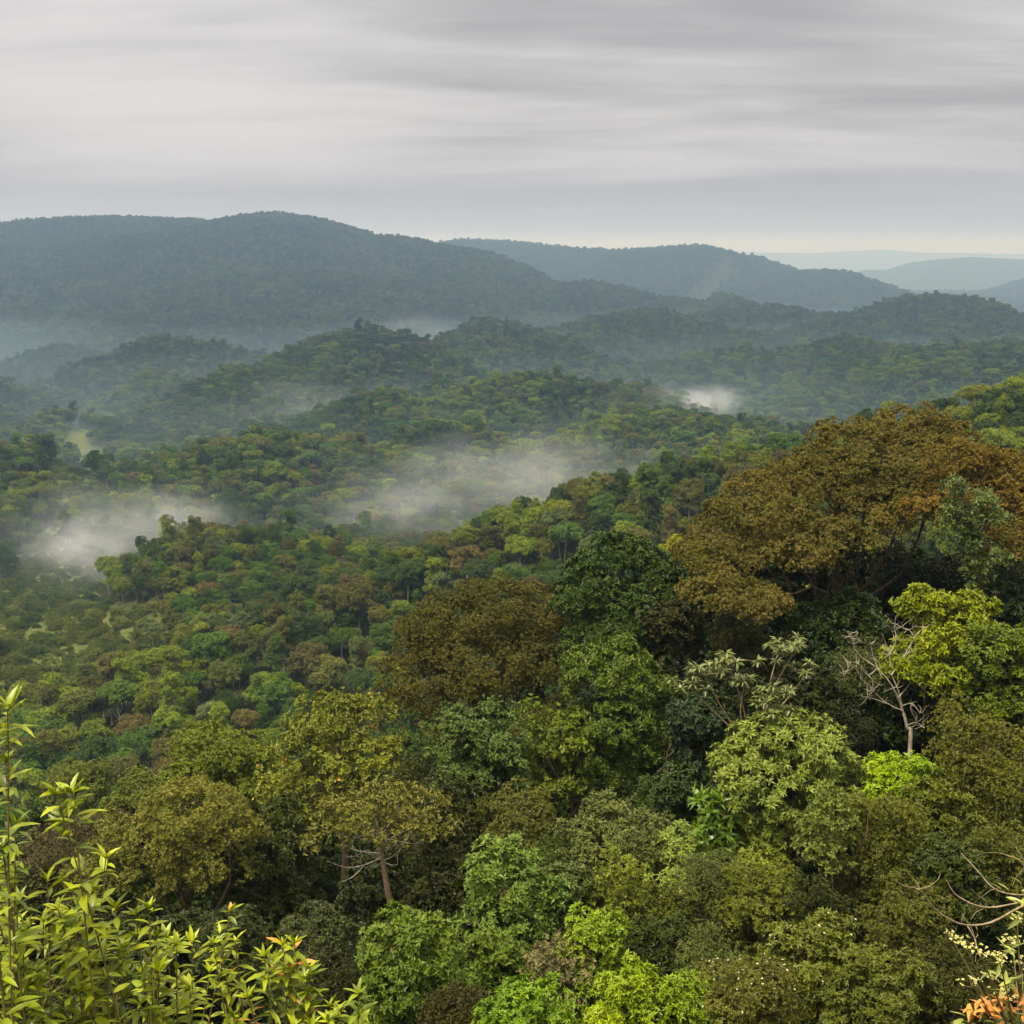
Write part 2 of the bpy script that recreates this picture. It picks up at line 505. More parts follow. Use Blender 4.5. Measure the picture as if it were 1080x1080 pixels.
def wood(height_, crown_lobes, rng, r0, nl=7, fork=0.55, sides=7):
    """tapered trunk from the ground with limbs into the crown's lobes (crown_lobes in tree space)"""
    lob = np.asarray(crown_lobes, float)
    parts = []
    top = np.array([rng.normal(0, .03) * height_, rng.normal(0, .03) * height_, height_ * .86])
    tp = np.linspace(0, 1, 9)[:, None]
    bend = rng.normal(0, .035 * height_, 3) * np.array([1, 1, 0])
    path = top * tp + bend * np.sin(PI * tp)
    path[0, 2] -= 0.4
    rad = r0 * (1 - .72 * tp[:, 0]) * (1 + .55 * np.exp(-tp[:, 0] * 14))
    parts.append(tube(path, rad, sides))
    idx = rng.permutation(len(lob))[:nl]
    for i in idx:
        t = rng.uniform(fork - .12, .88)
        k = t * 8
        a = path[int(k)] + (path[min(8, int(k) + 1)] - path[int(k)]) * (k - int(k))
        b = lob[i, :3] + np.array([0, 0, lob[i, 5] * .5])
        rr = r0 * (1 - .72 * t) * .55
        tb, pth = limb(a, b, rr, rr * .25, rng, .1, sides=5)
        parts.append(tb)
        for _ in range(2):
            s = pth[rng.integers(2, 5)]
            e = lob[i, :3] + lob[i, 3:6] * unit(rng.normal(0, 1, 3) + np.array([0, 0, .5])) * .9
            parts.append(limb(s, e, rr * .4, rr * .1, rng, .12, n=5, sides=4)[0])
    return join(parts)

# ------------------------------------------------------------------ crown kinds (nominal size in metres: radius RN, height HN)
KIND = {}
def scatter_lobes(rng, n, Rr, Hh, rmin, rmax, flat=.75, shape='dome'):
    out = []
    for i in range(n):
        for _ in range(30):
            if shape == 'column':
                z = (i + .5) / n
                a = rng.uniform(0, 2 * PI)
                q = rng.uniform(.1, .5) * (1 - .35 * z)
            else:
                z = rng.uniform(.12, .85) if shape != 'umbrella' else rng.uniform(.45, .85)
                a = rng.uniform(0, 2 * PI)
                lim = math.sqrt(max(0.02, 1 - ((z - .25) / .75) ** 2)) if z > .25 else .75 + z
                q = rng.uniform(.35, .78) * lim if i else 0
                if i == 0: z = .72
            r = rng.uniform(rmin, rmax) * Rr
            c = np.array([math.cos(a) * q * Rr, math.sin(a) * q * Rr, z * Hh])
            if all(np.linalg.norm(c - o[:3]) > .68 * (r + o[3]) for o in out):
                break
        out.append((*c, r, r * rng.uniform(.85, 1.15), min(r * flat * rng.uniform(.85, 1.2), Hh * .45)))
    out = np.array(out)
    out[:, 2] = np.minimum(out[:, 2], Hh - out[:, 5] * .95)
    out[:, 2] = np.maximum(out[:, 2], out[:, 5] * .6)
    return out
def crown_kind(name, seed, RN, HN, n, rmin, rmax, sub, gap, k, L, W, tilt, flat=.75, shape='dome', up=.5, low=-.35, cover=1.0, scatter=0.05, mat=None, jit=.3):
    KIND[name] = dict(seed=seed, RN=RN, HN=HN, nl=n, rmin=rmin, rmax=rmax, sub=sub, gap=gap, k=k, L=L, W=W, tilt=tilt, flat=flat, shape=shape, up=up, low=low, cover=cover, scatter=scatter, mat=mat, jit=jit)
def make_crown(kind, Rr, Hc, seed):
    K = KIND[kind]
    rng = np.random.default_rng(seed)
    q = math.sqrt(Rr * Rr * Hc / (K['RN'] ** 2 * K['HN'])) ** .66
    nl = int(min(30, max(6, K['nl'] * (Hc / Rr) / (K['HN'] / K['RN']))))
    lob = scatter_lobes(rng, nl, Rr, Hc, K['rmin'], K['rmax'], K['flat'], K['shape'])
    f = min(1.15, max(.75, q)) * .9
    P, Nn, vl = lobe_points(lob, K['sub'] * f, K['gap'] * f, rng, K['low'], K['cover'], .3, K['scatter'])
    f *= rng.uniform(.88, 1.15)
    V, Q, var = sprigs(P, Nn, K['k'], K['L'] * f, K['W'] * f, K['tilt'], rng, K['up'], vl, K['jit'])
    return mesh_np('crown', V, Q, [K['mat'] or M_LEAF], var), lob
for s in range(3):
    crown_kind(f'broad_{s}', 100 + s, 3.4, 5.0, 13, .26, .44, .62, .34, 7, .30, .13, 1.05)
for s in range(2):
    crown_kind(f'fine_{s}', 120 + s, 3.4, 4.2, 12, .28, .46, .5, .26, 7, .19, .075, .95, flat=.62, shape='dome')
for s in range(2):
    crown_kind(f'soft_{s}', 130 + s, 3.0, 4.6, 10, .3, .5, .7, .24, 6, .17, .07, .8, flat=.8, scatter=.14)
for s in range(2):
    crown_kind(f'column_{s}', 140 + s, 2.2, 7.0, 13, .38, .62, .55, .30, 7, .26, .12, 1.2, flat=.9, shape='column')
for s in range(2):
    crown_kind(f'umbrella_{s}', 150 + s, 4.6, 3.6, 15, .24, .38, .55, .26, 7, .2, .085, .95, flat=.5, shape='umbrella', low=-.1)
for s in range(2):
    crown_kind(f'rosette_{s}', 160 + s, 3.2, 4.2, 10, .34, .52, .45, .40, 11, .36, .11, 1.2, flat=.75, up=.5, scatter=.03, jit=.15)
for s in range(2):
    crown_kind(f'sparse_{s}', 170 + s, 3.6, 4.6, 16, .15, .28, .42, .36, 7, .26, .12, 1.0, flat=.7, cover=.7, scatter=.12)
crown_kind('layered_0', 180, 4.4, 3.6, 16, .26, .42, .5, .30, 7, .24, .10, 1.15, flat=.3, shape='dome', low=-.1)
crown_kind('bigleaf_0', 190, 1.6, 2.2, 6, .3, .45, .5, .62, 6, .8, .2, 1.0, flat=.8, up=.5, mat=M_GLOSSY)

# ------------------------------------------------------------------ the ground sheet
def build_ground():
    ang = np.concatenate([np.arange(-180, -42, 6.0), np.arange(-42, 42.01, .22), np.arange(48, 180, 6.0)])
    ang = R(1) * ang
    rad = np.concatenate([[0.0], np.geomspace(.7, 30000, 430)])
    A, Rd = np.meshgrid(ang, rad)
    X, Y = np.sin(A) * Rd, np.cos(A) * Rd
    Z = height(X, Y)
    n_a, n_r = len(ang), len(rad)
    V = np.stack([X, Y, Z], -1).reshape(-1, 3)
    i = np.arange(n_r - 1)[:, None] * n_a
    j = np.arange(n_a)[None]
    jn = (j + 1) % n_a
    Q = np.stack([i + j, i + n_a + j, i + n_a + jn, i + jn], -1).reshape(-1, 4)[:, ::-1]
    me = mesh_np('ground', V, Q, [M_GROUND], smooth=True)
    cl_ = clearing(V[:, 0], V[:, 1])
    a = me.attributes.new('clearing', 'FLOAT', 'POINT'); a.data.foreach_set('value', cl_.astype(np.float32))
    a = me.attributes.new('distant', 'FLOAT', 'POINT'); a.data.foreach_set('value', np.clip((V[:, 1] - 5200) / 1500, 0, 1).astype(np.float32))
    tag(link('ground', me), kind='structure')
def clearing(x, y):
    d, _ = polydist(x, y, VALLEY)
    n = fbm(x / 30, y / 30, 61)
    c = np.clip((13 + 16 * n + 20 * np.clip((560 - y) / 100, 0, 1) - d) / 5, 0, 1) * (y > 320)
    for px, py, Y, r in ((48, 632, 450, 15), (98, 712, 362, 13), (100, 506, 830, 26), (95, 545, 640, 15)):
        p = at(px, py, Y)
        c = np.maximum(c, np.clip((1.25 - np.hypot((x - p[0]) / r, (y - p[1]) / (r * 1.3)) + .5 * n) * 3, 0, 1))
    return c
build_ground()

# ------------------------------------------------------------------ near trees
RUST = (.118, .086, .019); GOLD = (.13, .1, .017); OLIVE = (.100, .118, .012); BROWN = (.090, .070, .015)
DARK = (.032, .052, .008); MID = (.06, .1, .012); GREEN = (.090, .125, .010); BRIGHT = (.14, .19, .014)
YELLOW = (.2, .2, .014); GREY = (.095, .115, .026); PALE = (.120, .15, .024); TEAL = (.046, .075, .022)
DOLIVE = (.058, .06, .011); CANDLE = (.135, .175, .024); DULL = (.1, .085, .030); CREAMY = (.150, .135, .050)

rs = np.random.default_rng(5)
def near_tree(name, kind, px, py, wpx, hpx, Y, tint, label, cat='tree', group=None, bark=None, r0=None):
    top = at(px, py, Y)
    m = mpp(px, py, Y)
    W, Hc = wpx * m * 1.22, hpx * m * 1.45
    gz = float(height(top[0], top[1]))
    H = max(top[2] - gz, Hc * .75)
    Hc = min(Hc, H * .96)
    if max(tint) < .085: tint = tuple(np.array(tint) * .58)  # dark tints darkened further: shade of the canopy gaps put into leaf colour
    root = thing(name, (top[0], top[1], top[2] - H), label, cat, group)
    me, lob = make_crown(kind, W / 2, Hc, int(px * 7 + py))
    link('crown', me, root, (0, 0, H - Hc), color=tint)
    lob = lob.copy(); lob[:, 2] += H - Hc
    V, Q = wood(H, lob, rs, r0 or max(.07, .018 * H), nl=8, fork=max(.35, min(.75, 1 - Hc / H + .1)))
    parts = [(V, Q)]
    if rs.uniform() < .7:                        # dry twigs poking out of the leaves
        tw = []
        for _ in range(rs.integers(5, 14)):
            l0 = lob[rs.integers(len(lob))]
            d = unit(rs.normal(0, 1, 3) + np.array([0, -.6, .4]))
            e = l0[:3] + l0[3:6] * d * rs.uniform(1.0, 1.45)
            a_ = l0[:3] + l0[3:6] * d * .3
            tw.append(limb(a_, e, .028, .007, rs, .14, 7, 4)[0])
            for _ in range(2):
                st = a_ + (e - a_) * rs.uniform(.45, .85)
                tw.append(limb(st, st + (e - a_) * .35 + rs.normal(0, .3, 3), .014, .005, rs, .14, 5, 4)[0])
        tag(link('twigs', mesh_np('twigs', *join(tw), [M_TWIG if rs.uniform() < .6 else M_BARK], smooth=True), root), kind='stuff')
    link('trunk', mesh_np('trunk', *join(parts), [bark or M_BARK], smooth=True), root)
    return root

def hero_tree(name, lobes_px, Y, base_px, tint, label, sub, gap, k, L, W, tilt, seed, r0, low=-.25, up=.3, group=None, cover=1.0, scatter=.05, mat=None, bark=None, nl=10, jit=.3):
    """a tree whose crown is given mound by mound: (px, py, rx, ry in px, depth offset in m, tint or None)"""
    rng = np.random.default_rng(seed)
    b = at(base_px, 700, Y)
    gz = float(height(b[0], b[1]))
    root = thing(name, (b[0], b[1], gz), label, 'tree', group)
    org = np.array([b[0], b[1], gz])
    lob, top = [], -99
    for px, py, rx, ry, dz in lobes_px:
        c = at(px, py, Y + dz)
        m = mpp(px, py, Y + dz)
        lob.append((*(c - org), rx * m, rx * m * .9, ry * m * 1.05))
    lob = np.array(lob)
    P, Nn, vl = lobe_points(lob, sub, gap, rng, low, cover, .3, scatter)
    V, Q, var = sprigs(P, Nn, k, L, W, tilt, rng, up, vl, jit)
    link('crown', mesh_np('crown', V, Q, [mat or M_LEAF], var), root, color=tint)
    H = (lob[:, 2] + lob[:, 5]).max()
    V, Q = wood(H, lob, rng, r0, nl=nl, fork=.45, sides=9)
    link('trunk', mesh_np('trunk', V, Q, [bark or M_BARK], smooth=True), root)
    return root, lob

def pads(xy, rx, ry, seed):
    r_ = np.random.default_rng(seed)
    return [(x, y, rx * r_.uniform(.8, 1.25), ry * r_.uniform(.8, 1.2), (485 - y) * .075 + r_.normal(0, .8)) for x, y in xy]
hero_tree('rust_crowned_tree', pads([(961,455),(932,459),(992,463),(898,470),(939,482),(988,482),(872,489),(835,506),(909,500),(954,504),(806,518),(858,516),(902,524),(939,534),
    (772,546),(810,550),(846,558),(880,572),(761,568),(798,576),(835,588),(924,550),(745,588),(771,596),(748,625),(773,632),(788,643),(962,530),(975,505)], 32, 18, 5)
    + [(900,528,86,44,5.5),(825,578,62,36,4),(950,522,46,40,5.5)], 84, 880, RUST,
    'huge spreading tree with rust and golden brown mounded crown, tallest on the slope', .62, .24, 7, .17, .08, .95, 11, .5, low=-.15, nl=9, mat=M_RUST, up=.45, cover=1.1)
hero_tree('rust_crowned_tree', pads([(1013,490),(1035,506),(1065,500),(1050,526),(1072,526),(1013,518),(998,540),(1068,551),(1085,580),(1095,505),(1110,530)], 34, 20, 6) + [(1060,535,50,40,3)], 79, 1085, (.142, .080, .016),
    'orange brown mounded tree cut by the right edge, beside the huge rust crown', .6, .24, 7, .17, .08, .95, 12, .4, low=-.15, mat=M_RUST, up=.45, cover=1.1)
hero_tree('brown_crowned_tree', [(515,700,85,50,3),(520,652,62,32,1),(470,672,46,30,0),(575,660,44,34,1),(450,712,42,30,-2),(510,705,60,36,-2),(570,712,48,36,-2),(440,745,32,24,-2),(545,745,50,28,-3)], 86, 520, BROWN,
    'broad dark brown crowned tree at the slope edge, left of the dark green tree', .7, .25, 7, .18, .08, .95, 13, .38, mat=M_RUST, up=.4)
hero_tree('dark_green_tree', [(655,602,48,28,1),(625,635,40,34,0),(695,625,42,34,0),(660,650,46,36,-1),(640,690,44,34,-2),(700,680,36,36,-1)], 82, 665, (.042, .070, .010),
    'tall dark green tree with dense rounded crown between brown crown and rust crown', .65, .31, 7, .28, .13, 1.05, 14, .38)
hero_tree('climber_clad_tree', [(640,715,42,36,0),(678,735,34,34,0),(650,770,46,36,-1),(632,805,36,30,-1),(682,795,30,34,-1),(660,830,36,26,-1)], 73, 655, (.060, .092, .009),
    'green leaf-draped tree hanging in curtains below the dark green tree', .55, .32, 7, .3, .14, 1.35, 15, .3, up=0.0)
hero_tree('candle_dome_tree', [(828,792,52,34,0),(790,815,34,30,-.5),(868,815,34,32,-.5),(820,838,48,32,-1.5),(872,852,30,28,-1),(785,858,28,26,-1),(838,872,34,26,-1.5)], 61, 828, CANDLE,
    'bright green domed tree covered in pale upright leaf rosettes, mid right slope', .5, .38, 12, .34, .11, 1.2, 16, .25, up=.6, jit=.12)
hero_tree('flowering_tree', [(345,765,36,26,0),(385,770,34,28,0),(322,800,32,28,-1),(365,805,42,32,-1),(400,815,30,30,-1),(335,842,40,30,-1),(385,850,36,30,-1),(300,835,26,26,0)], 74, 352, (.145, .165, .019),
    'ragged olive tree with pale twigs and scattered red, orange and yellow leaves', .55, .34, 7, .26, .12, 1.0, 17, .3, scatter=.14, cover=.8, bark=M_TWIG)
hero_tree('mounded_tree', [(205,856,48,24,0),(235,880,36,28,-.5),(175,885,44,28,-1),(130,890,38,26,-.5),(110,920,34,26,-1),(160,925,44,26,-1.5),(215,912,40,26,-1)], 66, 190, (.135, .138, .02),
    'olive tree of low rounded mounds, lower left, above the leafy shoots', .55, .25, 7, .18, .075, 1.0, 18, .35)

T = [  # name, kind, px, py, w, h, Y, tint, label
 ('shade_tree','broad_0',790,566,110,140,93,(.030,.048,.010),'added dark tree in shade behind the left skirt of the huge rust crown'),  # rows behind the crown: added to darken the hollow, shade put into their tint
 ('shade_tree','column_0',870,560,100,150,94,(.034,.046,.010),'added tall dark tree in shade right behind the rust crown trunk'),
 ('shade_tree','broad_2',955,562,110,150,92,(.030,.050,.010),'added dark tree in shade behind the right half of the huge rust crown'),
 ('shade_tree','broad_1',1045,570,110,140,90,(.032,.046,.010),'added dark tree in shade behind the orange brown crown'),
 ('yellow_green_tree','broad_0',722,563,48,58,91,YELLOW,'yellow green crown peeping out left of the huge rust crown'),
 ('olive_tree','column_0',712,640,66,140,79,DOLIVE,'narrow dark olive tree in shade between dark green tree and rust crown'),
 ('yellow_green_tree','broad_1',1003,618,98,74,67,(.115,.165,.014),'yellow green bushy tree under the right side of the huge rust crown'),
 ('green_tree','broad_2',1062,652,70,74,64,GREEN,'mid green tree at the right edge, beside the yellow green bushy tree'),
 ('blue_green_tree','broad_0',1062,602,60,70,71,TEAL,'dark blue green tree at the right edge below the orange brown crown'),
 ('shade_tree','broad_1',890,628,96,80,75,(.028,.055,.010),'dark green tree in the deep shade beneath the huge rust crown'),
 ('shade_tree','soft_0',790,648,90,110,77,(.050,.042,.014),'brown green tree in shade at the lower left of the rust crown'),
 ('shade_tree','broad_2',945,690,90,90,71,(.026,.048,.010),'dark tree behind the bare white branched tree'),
 ('shade_tree','broad_0',1035,700,100,80,65,(.032,.060,.011),'dark green tree at the right, below the yellow green bushy tree'),
 ('feathery_tree','soft_1',912,672,58,76,70,(.055,.080,.036),'grey green feathery tree touching the left of the bare white branches'),
 ('dark_conical_tree','soft_0',888,738,58,96,68,(.038,.055,.024),'dark grey green conical tree directly behind the candle dome tree'),
 ('climber_clad_tree','column_1',738,742,66,120,67,TEAL,'blue green tree wrapped in climbers below the big-leaved tree'),
 ('climber_clad_tree','column_0',705,815,62,90,63,(.038,.070,.022),'leafy blue green tree left of the glossy big-leaf plant'),
 ('candle_tree','rosette_0',722,872,62,76,58,(.135,.150,.048),'small dome with pinkish green leaf rosettes, left below candle dome tree'),
 ('candle_tree','rosette_1',792,884,70,52,58,(.098,.140,.024),'low rosette-covered tree tucked under the front of the candle dome tree'),
 ('yellow_green_tree','broad_1',950,790,74,74,60,(.150,.190,.016),'yellow green leafy tree right of the candle dome tree'),
 ('green_tree','broad_2',992,812,74,92,58,(.058,.082,.014),'leafy dark tree with yellowish top, right of the yellow green leafy tree'),
 ('olive_tree','soft_1',1044,735,120,150,61,(.088,.078,.019),'large hazy olive brown tree at the right edge, mid slope'),
 ('olive_tree','soft_0',936,836,72,110,56,(.078,.074,.019),'upright olive tree below the yellow green leafy tree'),
 ('slender_tree','sparse_0',874,820,58,78,55,PALE,'slender pale green tree with thin bare trunk, in front of the candle dome'),
 ('glossy_plant','bigleaf_0',757,838,40,50,59,(.060,.120,.018),'plant with large glossy green leaves left of the candle dome tree'),
 ('olive_tree','fine_0',806,910,84,90,54,OLIVE,'rounded olive tree below the candle dome tree'),
 ('feathery_tree','soft_1',750,886,46,110,55,(.058,.082,.036),'thin grey green feathery tree beside the small rosette dome'),
 ('olive_tree','fine_1',708,925,72,80,54,(.070,.070,.017),'dark olive tree below the small rosette dome'),
 ('green_tree','broad_0',1012,893,84,100,52,(.040,.066,.012),'dark leafy tree behind the curving bare branches at right'),
 ('olive_tree','fine_0',1058,862,76,96,53,(.064,.062,.015),'olive tree at the right edge above the curving bare branches'),
 ('cream_flowered_bush','broad_1',864,975,104,90,45,(.080,.080,.017),'olive bush speckled with cream flowers near the bottom right'),
 ('cream_flowered_bush','fine_1',796,1004,86,90,42,(.078,.070,.020),'brownish bush speckled with cream flowers at the bottom edge'),
 ('bright_bush','broad_2',668,1026,96,78,42,(.130,.210,.018),'bright green bush at the bottom edge, right of the centre'),
 ('bright_bush','broad_0',726,1028,66,66,43,(.100,.175,.018),'smaller bright green bush at the bottom edge, left of brownish flowered bush'),
 ('bright_bush','broad_1',556,1042,84,66,42,(.082,.160,.018),'bright green bush at the bottom edge, below the cream brown shrub'),
 ('cream_leaved_shrub','sparse_1',586,982,72,84,46,CREAMY,'cream and brown leaved shrub near the bottom centre'),
 ('yellow_green_tree','broad_2',626,964,60,84,47,(.110,.140,.016),'yellow green tree right of the cream brown shrub'),
 ('grey_green_tree','fine_1',646,834,108,104,60,GREY,'large rounded grey green tree at the middle of the near slope'),
 ('olive_tree','fine_0',552,826,80,86,63,(.072,.066,.020),'rounded olive brown tree left of the large grey green tree'),
 ('pale_green_tree','broad_1',538,886,96,120,56,(.070,.125,.034),'pale green conical leafy tree near the bottom centre'),
 ('green_tree','broad_0',524,976,80,96,50,(.060,.105,.018),'green bushy tree below the pale green conical tree'),
 ('grey_green_tree','broad_2',600,908,62,74,56,(.060,.090,.034),'small grey green tree right of the pale green conical tree'),
 ('slender_tree','sparse_1',656,898,64,62,55,(.098,.140,.024),'small yellow green tree with thin bare trunk below the large grey green tree'),
 ('green_tree','broad_0',440,966,110,116,48,(.062,.110,.022),'green broad tree at the bottom, left of centre'),
 ('brown_bush','soft_1',486,1044,70,60,44,(.060,.048,.018),'dull brown bush at the bottom edge beside the green broad tree'),
 ('grey_green_tree','broad_1',506,736,92,92,69,(.058,.074,.030),'grey green tree right below the brown crowned tree'),
 ('dark_tree','fine_0',492,812,92,86,66,(.044,.058,.017),'dark olive green tree below the grey green tree under the brown crown'),
 ('olive_tree','sparse_0',590,726,96,96,72,(.082,.094,.017),'mottled olive tree between brown crown and green leaf-draped tree'),
 ('layered_tree','layered_0',228,768,122,84,80,(.070,.105,.015),'green tree of flat spreading layers left of the flowering tree'),
 ('olive_tree','umbrella_0',156,818,84,62,84,(.085,.088,.026),'flat topped olive tree behind the mounded tree'),
 ('round_olive_tree','umbrella_1',80,804,62,52,98,(.080,.085,.030),'small round olive tree at the far left of the slope edge'),
 ('dull_brown_tree','soft_0',82,860,90,64,73,DULL,'dull brown tree left of the mounded tree'),
 ('dark_tree','broad_0',278,848,96,130,69,(.050,.056,.014),'dark leafy tree between mounded tree and flowering tree'),
 ('dark_tree','fine_1',440,800,80,90,70,(.055,.056,.015),'dark olive tree right of the flowering tree'),
 ('grey_green_tree','rosette_1',334,958,62,58,55,(.048,.070,.028),'small grey green tree above the orange tinged shoots'),
 ('grey_green_tree','rosette_0',236,962,60,54,54,(.045,.070,.022),'small grey green tree under the dark mounds, lower left'),
 ('dark_tree','soft_1',590,870,60,80,60,(.050,.060,.017),'narrow dark olive tree squeezed left of the large grey green tree'),
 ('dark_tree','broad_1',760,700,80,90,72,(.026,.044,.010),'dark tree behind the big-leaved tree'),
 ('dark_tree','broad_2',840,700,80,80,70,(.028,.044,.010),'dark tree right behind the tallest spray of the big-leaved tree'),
 ('olive_tree','fine_1',960,920,80,90,50,(.064,.060,.015),'olive tree left of the dark leafy tree, behind curving branches'),
 ('olive_tree','broad_2',930,1004,96,84,42,(.060,.062,.014),'dark olive bushy tree at the bottom right, right of the flowered bush'),
 ('olive_tree','soft_0',1010,985,96,110,43,(.062,.058,.015),'hazy olive tree at the bottom right behind the yellow umbels'),
 ('grey_green_tree','soft_1',752,985,60,80,46,(.066,.070,.026),'wispy grey green shrub above the smaller bright green bush'),
 ('dark_tree','broad_0',690,970,80,80,49,(.040,.066,.014),'dark green tree above the bright bush right of centre'),
 ('dark_tree','column_1',395,905,70,110,66,(.040,.044,.013),'dark tree in shade behind the tree with visible trunk'),
 ('dark_tree','broad_2',470,900,70,90,60,(.038,.052,.013),'dark tree left of the pale green conical tree'),
 ('dark_tree','fine_0',350,1010,90,90,50,(.036,.050,.013),'dark bushy tree at the bottom behind the orange tinged shoots'),
 ('dark_tree','broad_1',170,965,90,90,58,(.036,.042,.012),'dark bushy tree in the hollow behind the leafy shoots'),
 ('dark_tree','soft_0',860,930,70,80,53,(.048,.050,.014),'dark olive tree around the slender tree trunk'),
 ('olive_tree','soft_1',1068,800,70,90,58,(.074,.070,.018),'olive tree at the right edge below the large hazy olive tree'),
 ('dark_tree','fine_1',30,905,90,90,72,(.060,.058,.020),'dark olive tree at the left edge behind the tallest shoots'),
]
NAMED = (RUST, GOLD, OLIVE, BROWN, DARK, MID, GREEN, BRIGHT, YELLOW, GREY, PALE, TEAL, DOLIVE, CANDLE, DULL, CREAMY)
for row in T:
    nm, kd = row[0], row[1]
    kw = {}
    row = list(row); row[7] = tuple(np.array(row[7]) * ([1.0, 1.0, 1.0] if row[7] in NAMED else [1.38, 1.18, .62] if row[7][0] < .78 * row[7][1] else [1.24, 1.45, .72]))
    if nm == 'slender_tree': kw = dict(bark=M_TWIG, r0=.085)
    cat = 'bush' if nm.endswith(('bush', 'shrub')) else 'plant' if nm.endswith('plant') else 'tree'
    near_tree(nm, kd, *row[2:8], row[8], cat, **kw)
near_by_label = {o.get('label'): o for o in bpy.data.objects if o.get('label')}

# flecks of flower and old leaf on four of them
def flecks(root_label, n, mats, size, seed, name='flowers'):
    root = near_by_label[root_label]
    cr = [c for c in root.children if c.name.startswith('crown')][0]
    rng = np.random.default_rng(seed)
    me = cr.data
    co = np.empty(len(me.vertices) * 3, np.float32)
    me.vertices.foreach_get('co', co)
    co = co.reshape(-1, 4, 3)[:, 2].astype(float)
    rz = cr.rotation_euler[2]
    co = co * np.array(cr.scale)
    co = np.stack([co[:, 0] * math.cos(rz) - co[:, 1] * math.sin(rz), co[:, 0] * math.sin(rz) + co[:, 1] * math.cos(rz), co[:, 2]], 1) + np.array(cr.location)
    ctr = co.mean(0)
    d = unit(co - ctr)
    wgt = np.clip(np.linalg.norm((co - ctr) / co.std(0), axis=1) - 1.2, 0, None) * (d[:, 1] < .4)
    pick = rng.choice(len(co), n, p=wgt / wgt.sum())
    P = co[pick] + d[pick] * .04
    V, Q, var = sprigs(P, d[pick], 4, size, size * .7, .9, rng, .3)
    mi = np.repeat(rng.integers(0, len(mats), n), 4)
    tag(link(name, mesh_np(name, V, Q, mats, var, mi), root), kind='stuff')
flecks('ragged olive tree with pale twigs and scattered red, orange and yellow leaves', 46, [M_RED, M_ORANGE, M_YELLOW], .15, 1, 'coloured_leaves')
flecks('olive bush speckled with cream flowers near the bottom right', 70, [M_CREAM], .07, 2)
flecks('brownish bush speckled with cream flowers at the bottom edge', 80, [M_CREAM], .06, 3)

# ---- tree with the visible trunk and bare twisted branches
def px_path(pts, Y, org, dys=None):
    return np.array([at(px, py, Y + (dys[i] if dys else 0)) - org for i, (px, py) in enumerate(pts)])
def smooth_path(P, n=16):
    P = np.asarray(P, float)
    t = np.linspace(0, len(P) - 1, n)
    out = []
    for x in t:
        i = min(int(x), len(P) - 2); f = x - i
        p0, p1, p2, p3 = P[max(i - 1, 0)], P[i], P[i + 1], P[min(i + 2, len(P) - 1)]
        out.append(.5 * ((2 * p1) + (-p0 + p2) * f + (2 * p0 - 5 * p1 + 4 * p2 - p3) * f * f + (-p0 + 3 * p1 - 3 * p2 + p3) * f ** 3))
    return np.array(out)
def taper(P, r0, r1, n=16, sides=6):
    S = smooth_path(P, n)
    return tube(S, np.linspace(r0, r1, n), sides)

def gnarled_tree():
    Y = 61
    b = at(414, 976, Y); gz = float(height(b[0], b[1]))
    org = np.array([b[0], b[1], gz])
    root = thing('gnarled_tree', org, 'tree with pale bare trunk and twisted dry branches under a thin olive crown', 'tree')
    rng = np.random.default_rng(33)
    low = np.array([0, 0, -.3])
    tr = taper(np.vstack([low, px_path([(414, 972), (409, 940), (403, 905), (398, 872)], Y, org)]), .24, .10, 18, 9)
    link('trunk', mesh_np('trunk', *tr, [M_TWIG], smooth=True), root)
    parts = []
    for pts, dy in ([(402,905),(385,912),(365,915),(345,908)], -1), ([(403,900),(380,898),(362,890),(350,870)], 0), ([(400,890),(420,880),(440,868),(452,850)], 0.5), \
            ([(400,880),(395,860),(380,845)], .3), ([(400,885),(415,862),(420,845)], .3), ([(385,912),(372,925),(360,930)], -1.2), ([(410,885),(440,890),(455,880)], -.4):
        parts.append(taper(px_path(pts, Y, org, [dy * i / 3 for i in range(len(pts))]), .05, .012, 12, 5))
    for _ in range(16):
        st = px_path([(404 - rng.uniform(0, 5), rng.uniform(870, 915))], Y, org)[0]
        en = at(rng.uniform(340, 460), rng.uniform(845, 905), Y + rng.uniform(-1.5, 1)) - org
        tb, pth = limb(st, en, .03, .008, rng, .14, 8, 4)
        parts.append(tb)
        for _ in range(3):
            q = pth[rng.integers(3, 7)]
            parts.append(limb(q, q + rng.normal(0, .5, 3) + np.array([0, 0, .2]), .012, .004, rng, .14, 5, 4)[0])
    link('branches', mesh_np('branches', *join(parts), [M_PALE], smooth=True), root)
    lob = []
    for px, py, rx, ry, dy in ((372,858,30,14,0),(405,848,30,14,0),(440,852,28,14,.5),(352,872,24,14,0),(390,872,30,14,-1),(430,875,26,14,-.5),(455,870,22,14,0),(340,890,18,12,-1)):
        m = mpp(px, py, Y)
        lob.append((*(at(px, py, Y + dy) - org), rx * m, rx * m, ry * m))
    P, Nn, vl = lobe_points(np.array(lob), .42, .3, rng, -.2, .8, .1, .1)
    V, Q, var = sprigs(P, Nn, 6, .22, .1, 1.0, rng, .3, vl)
    link('crown', mesh_np('crown', V, Q, [M_LEAF], var), root, color=(.13, .13, .02))
gnarled_tree()

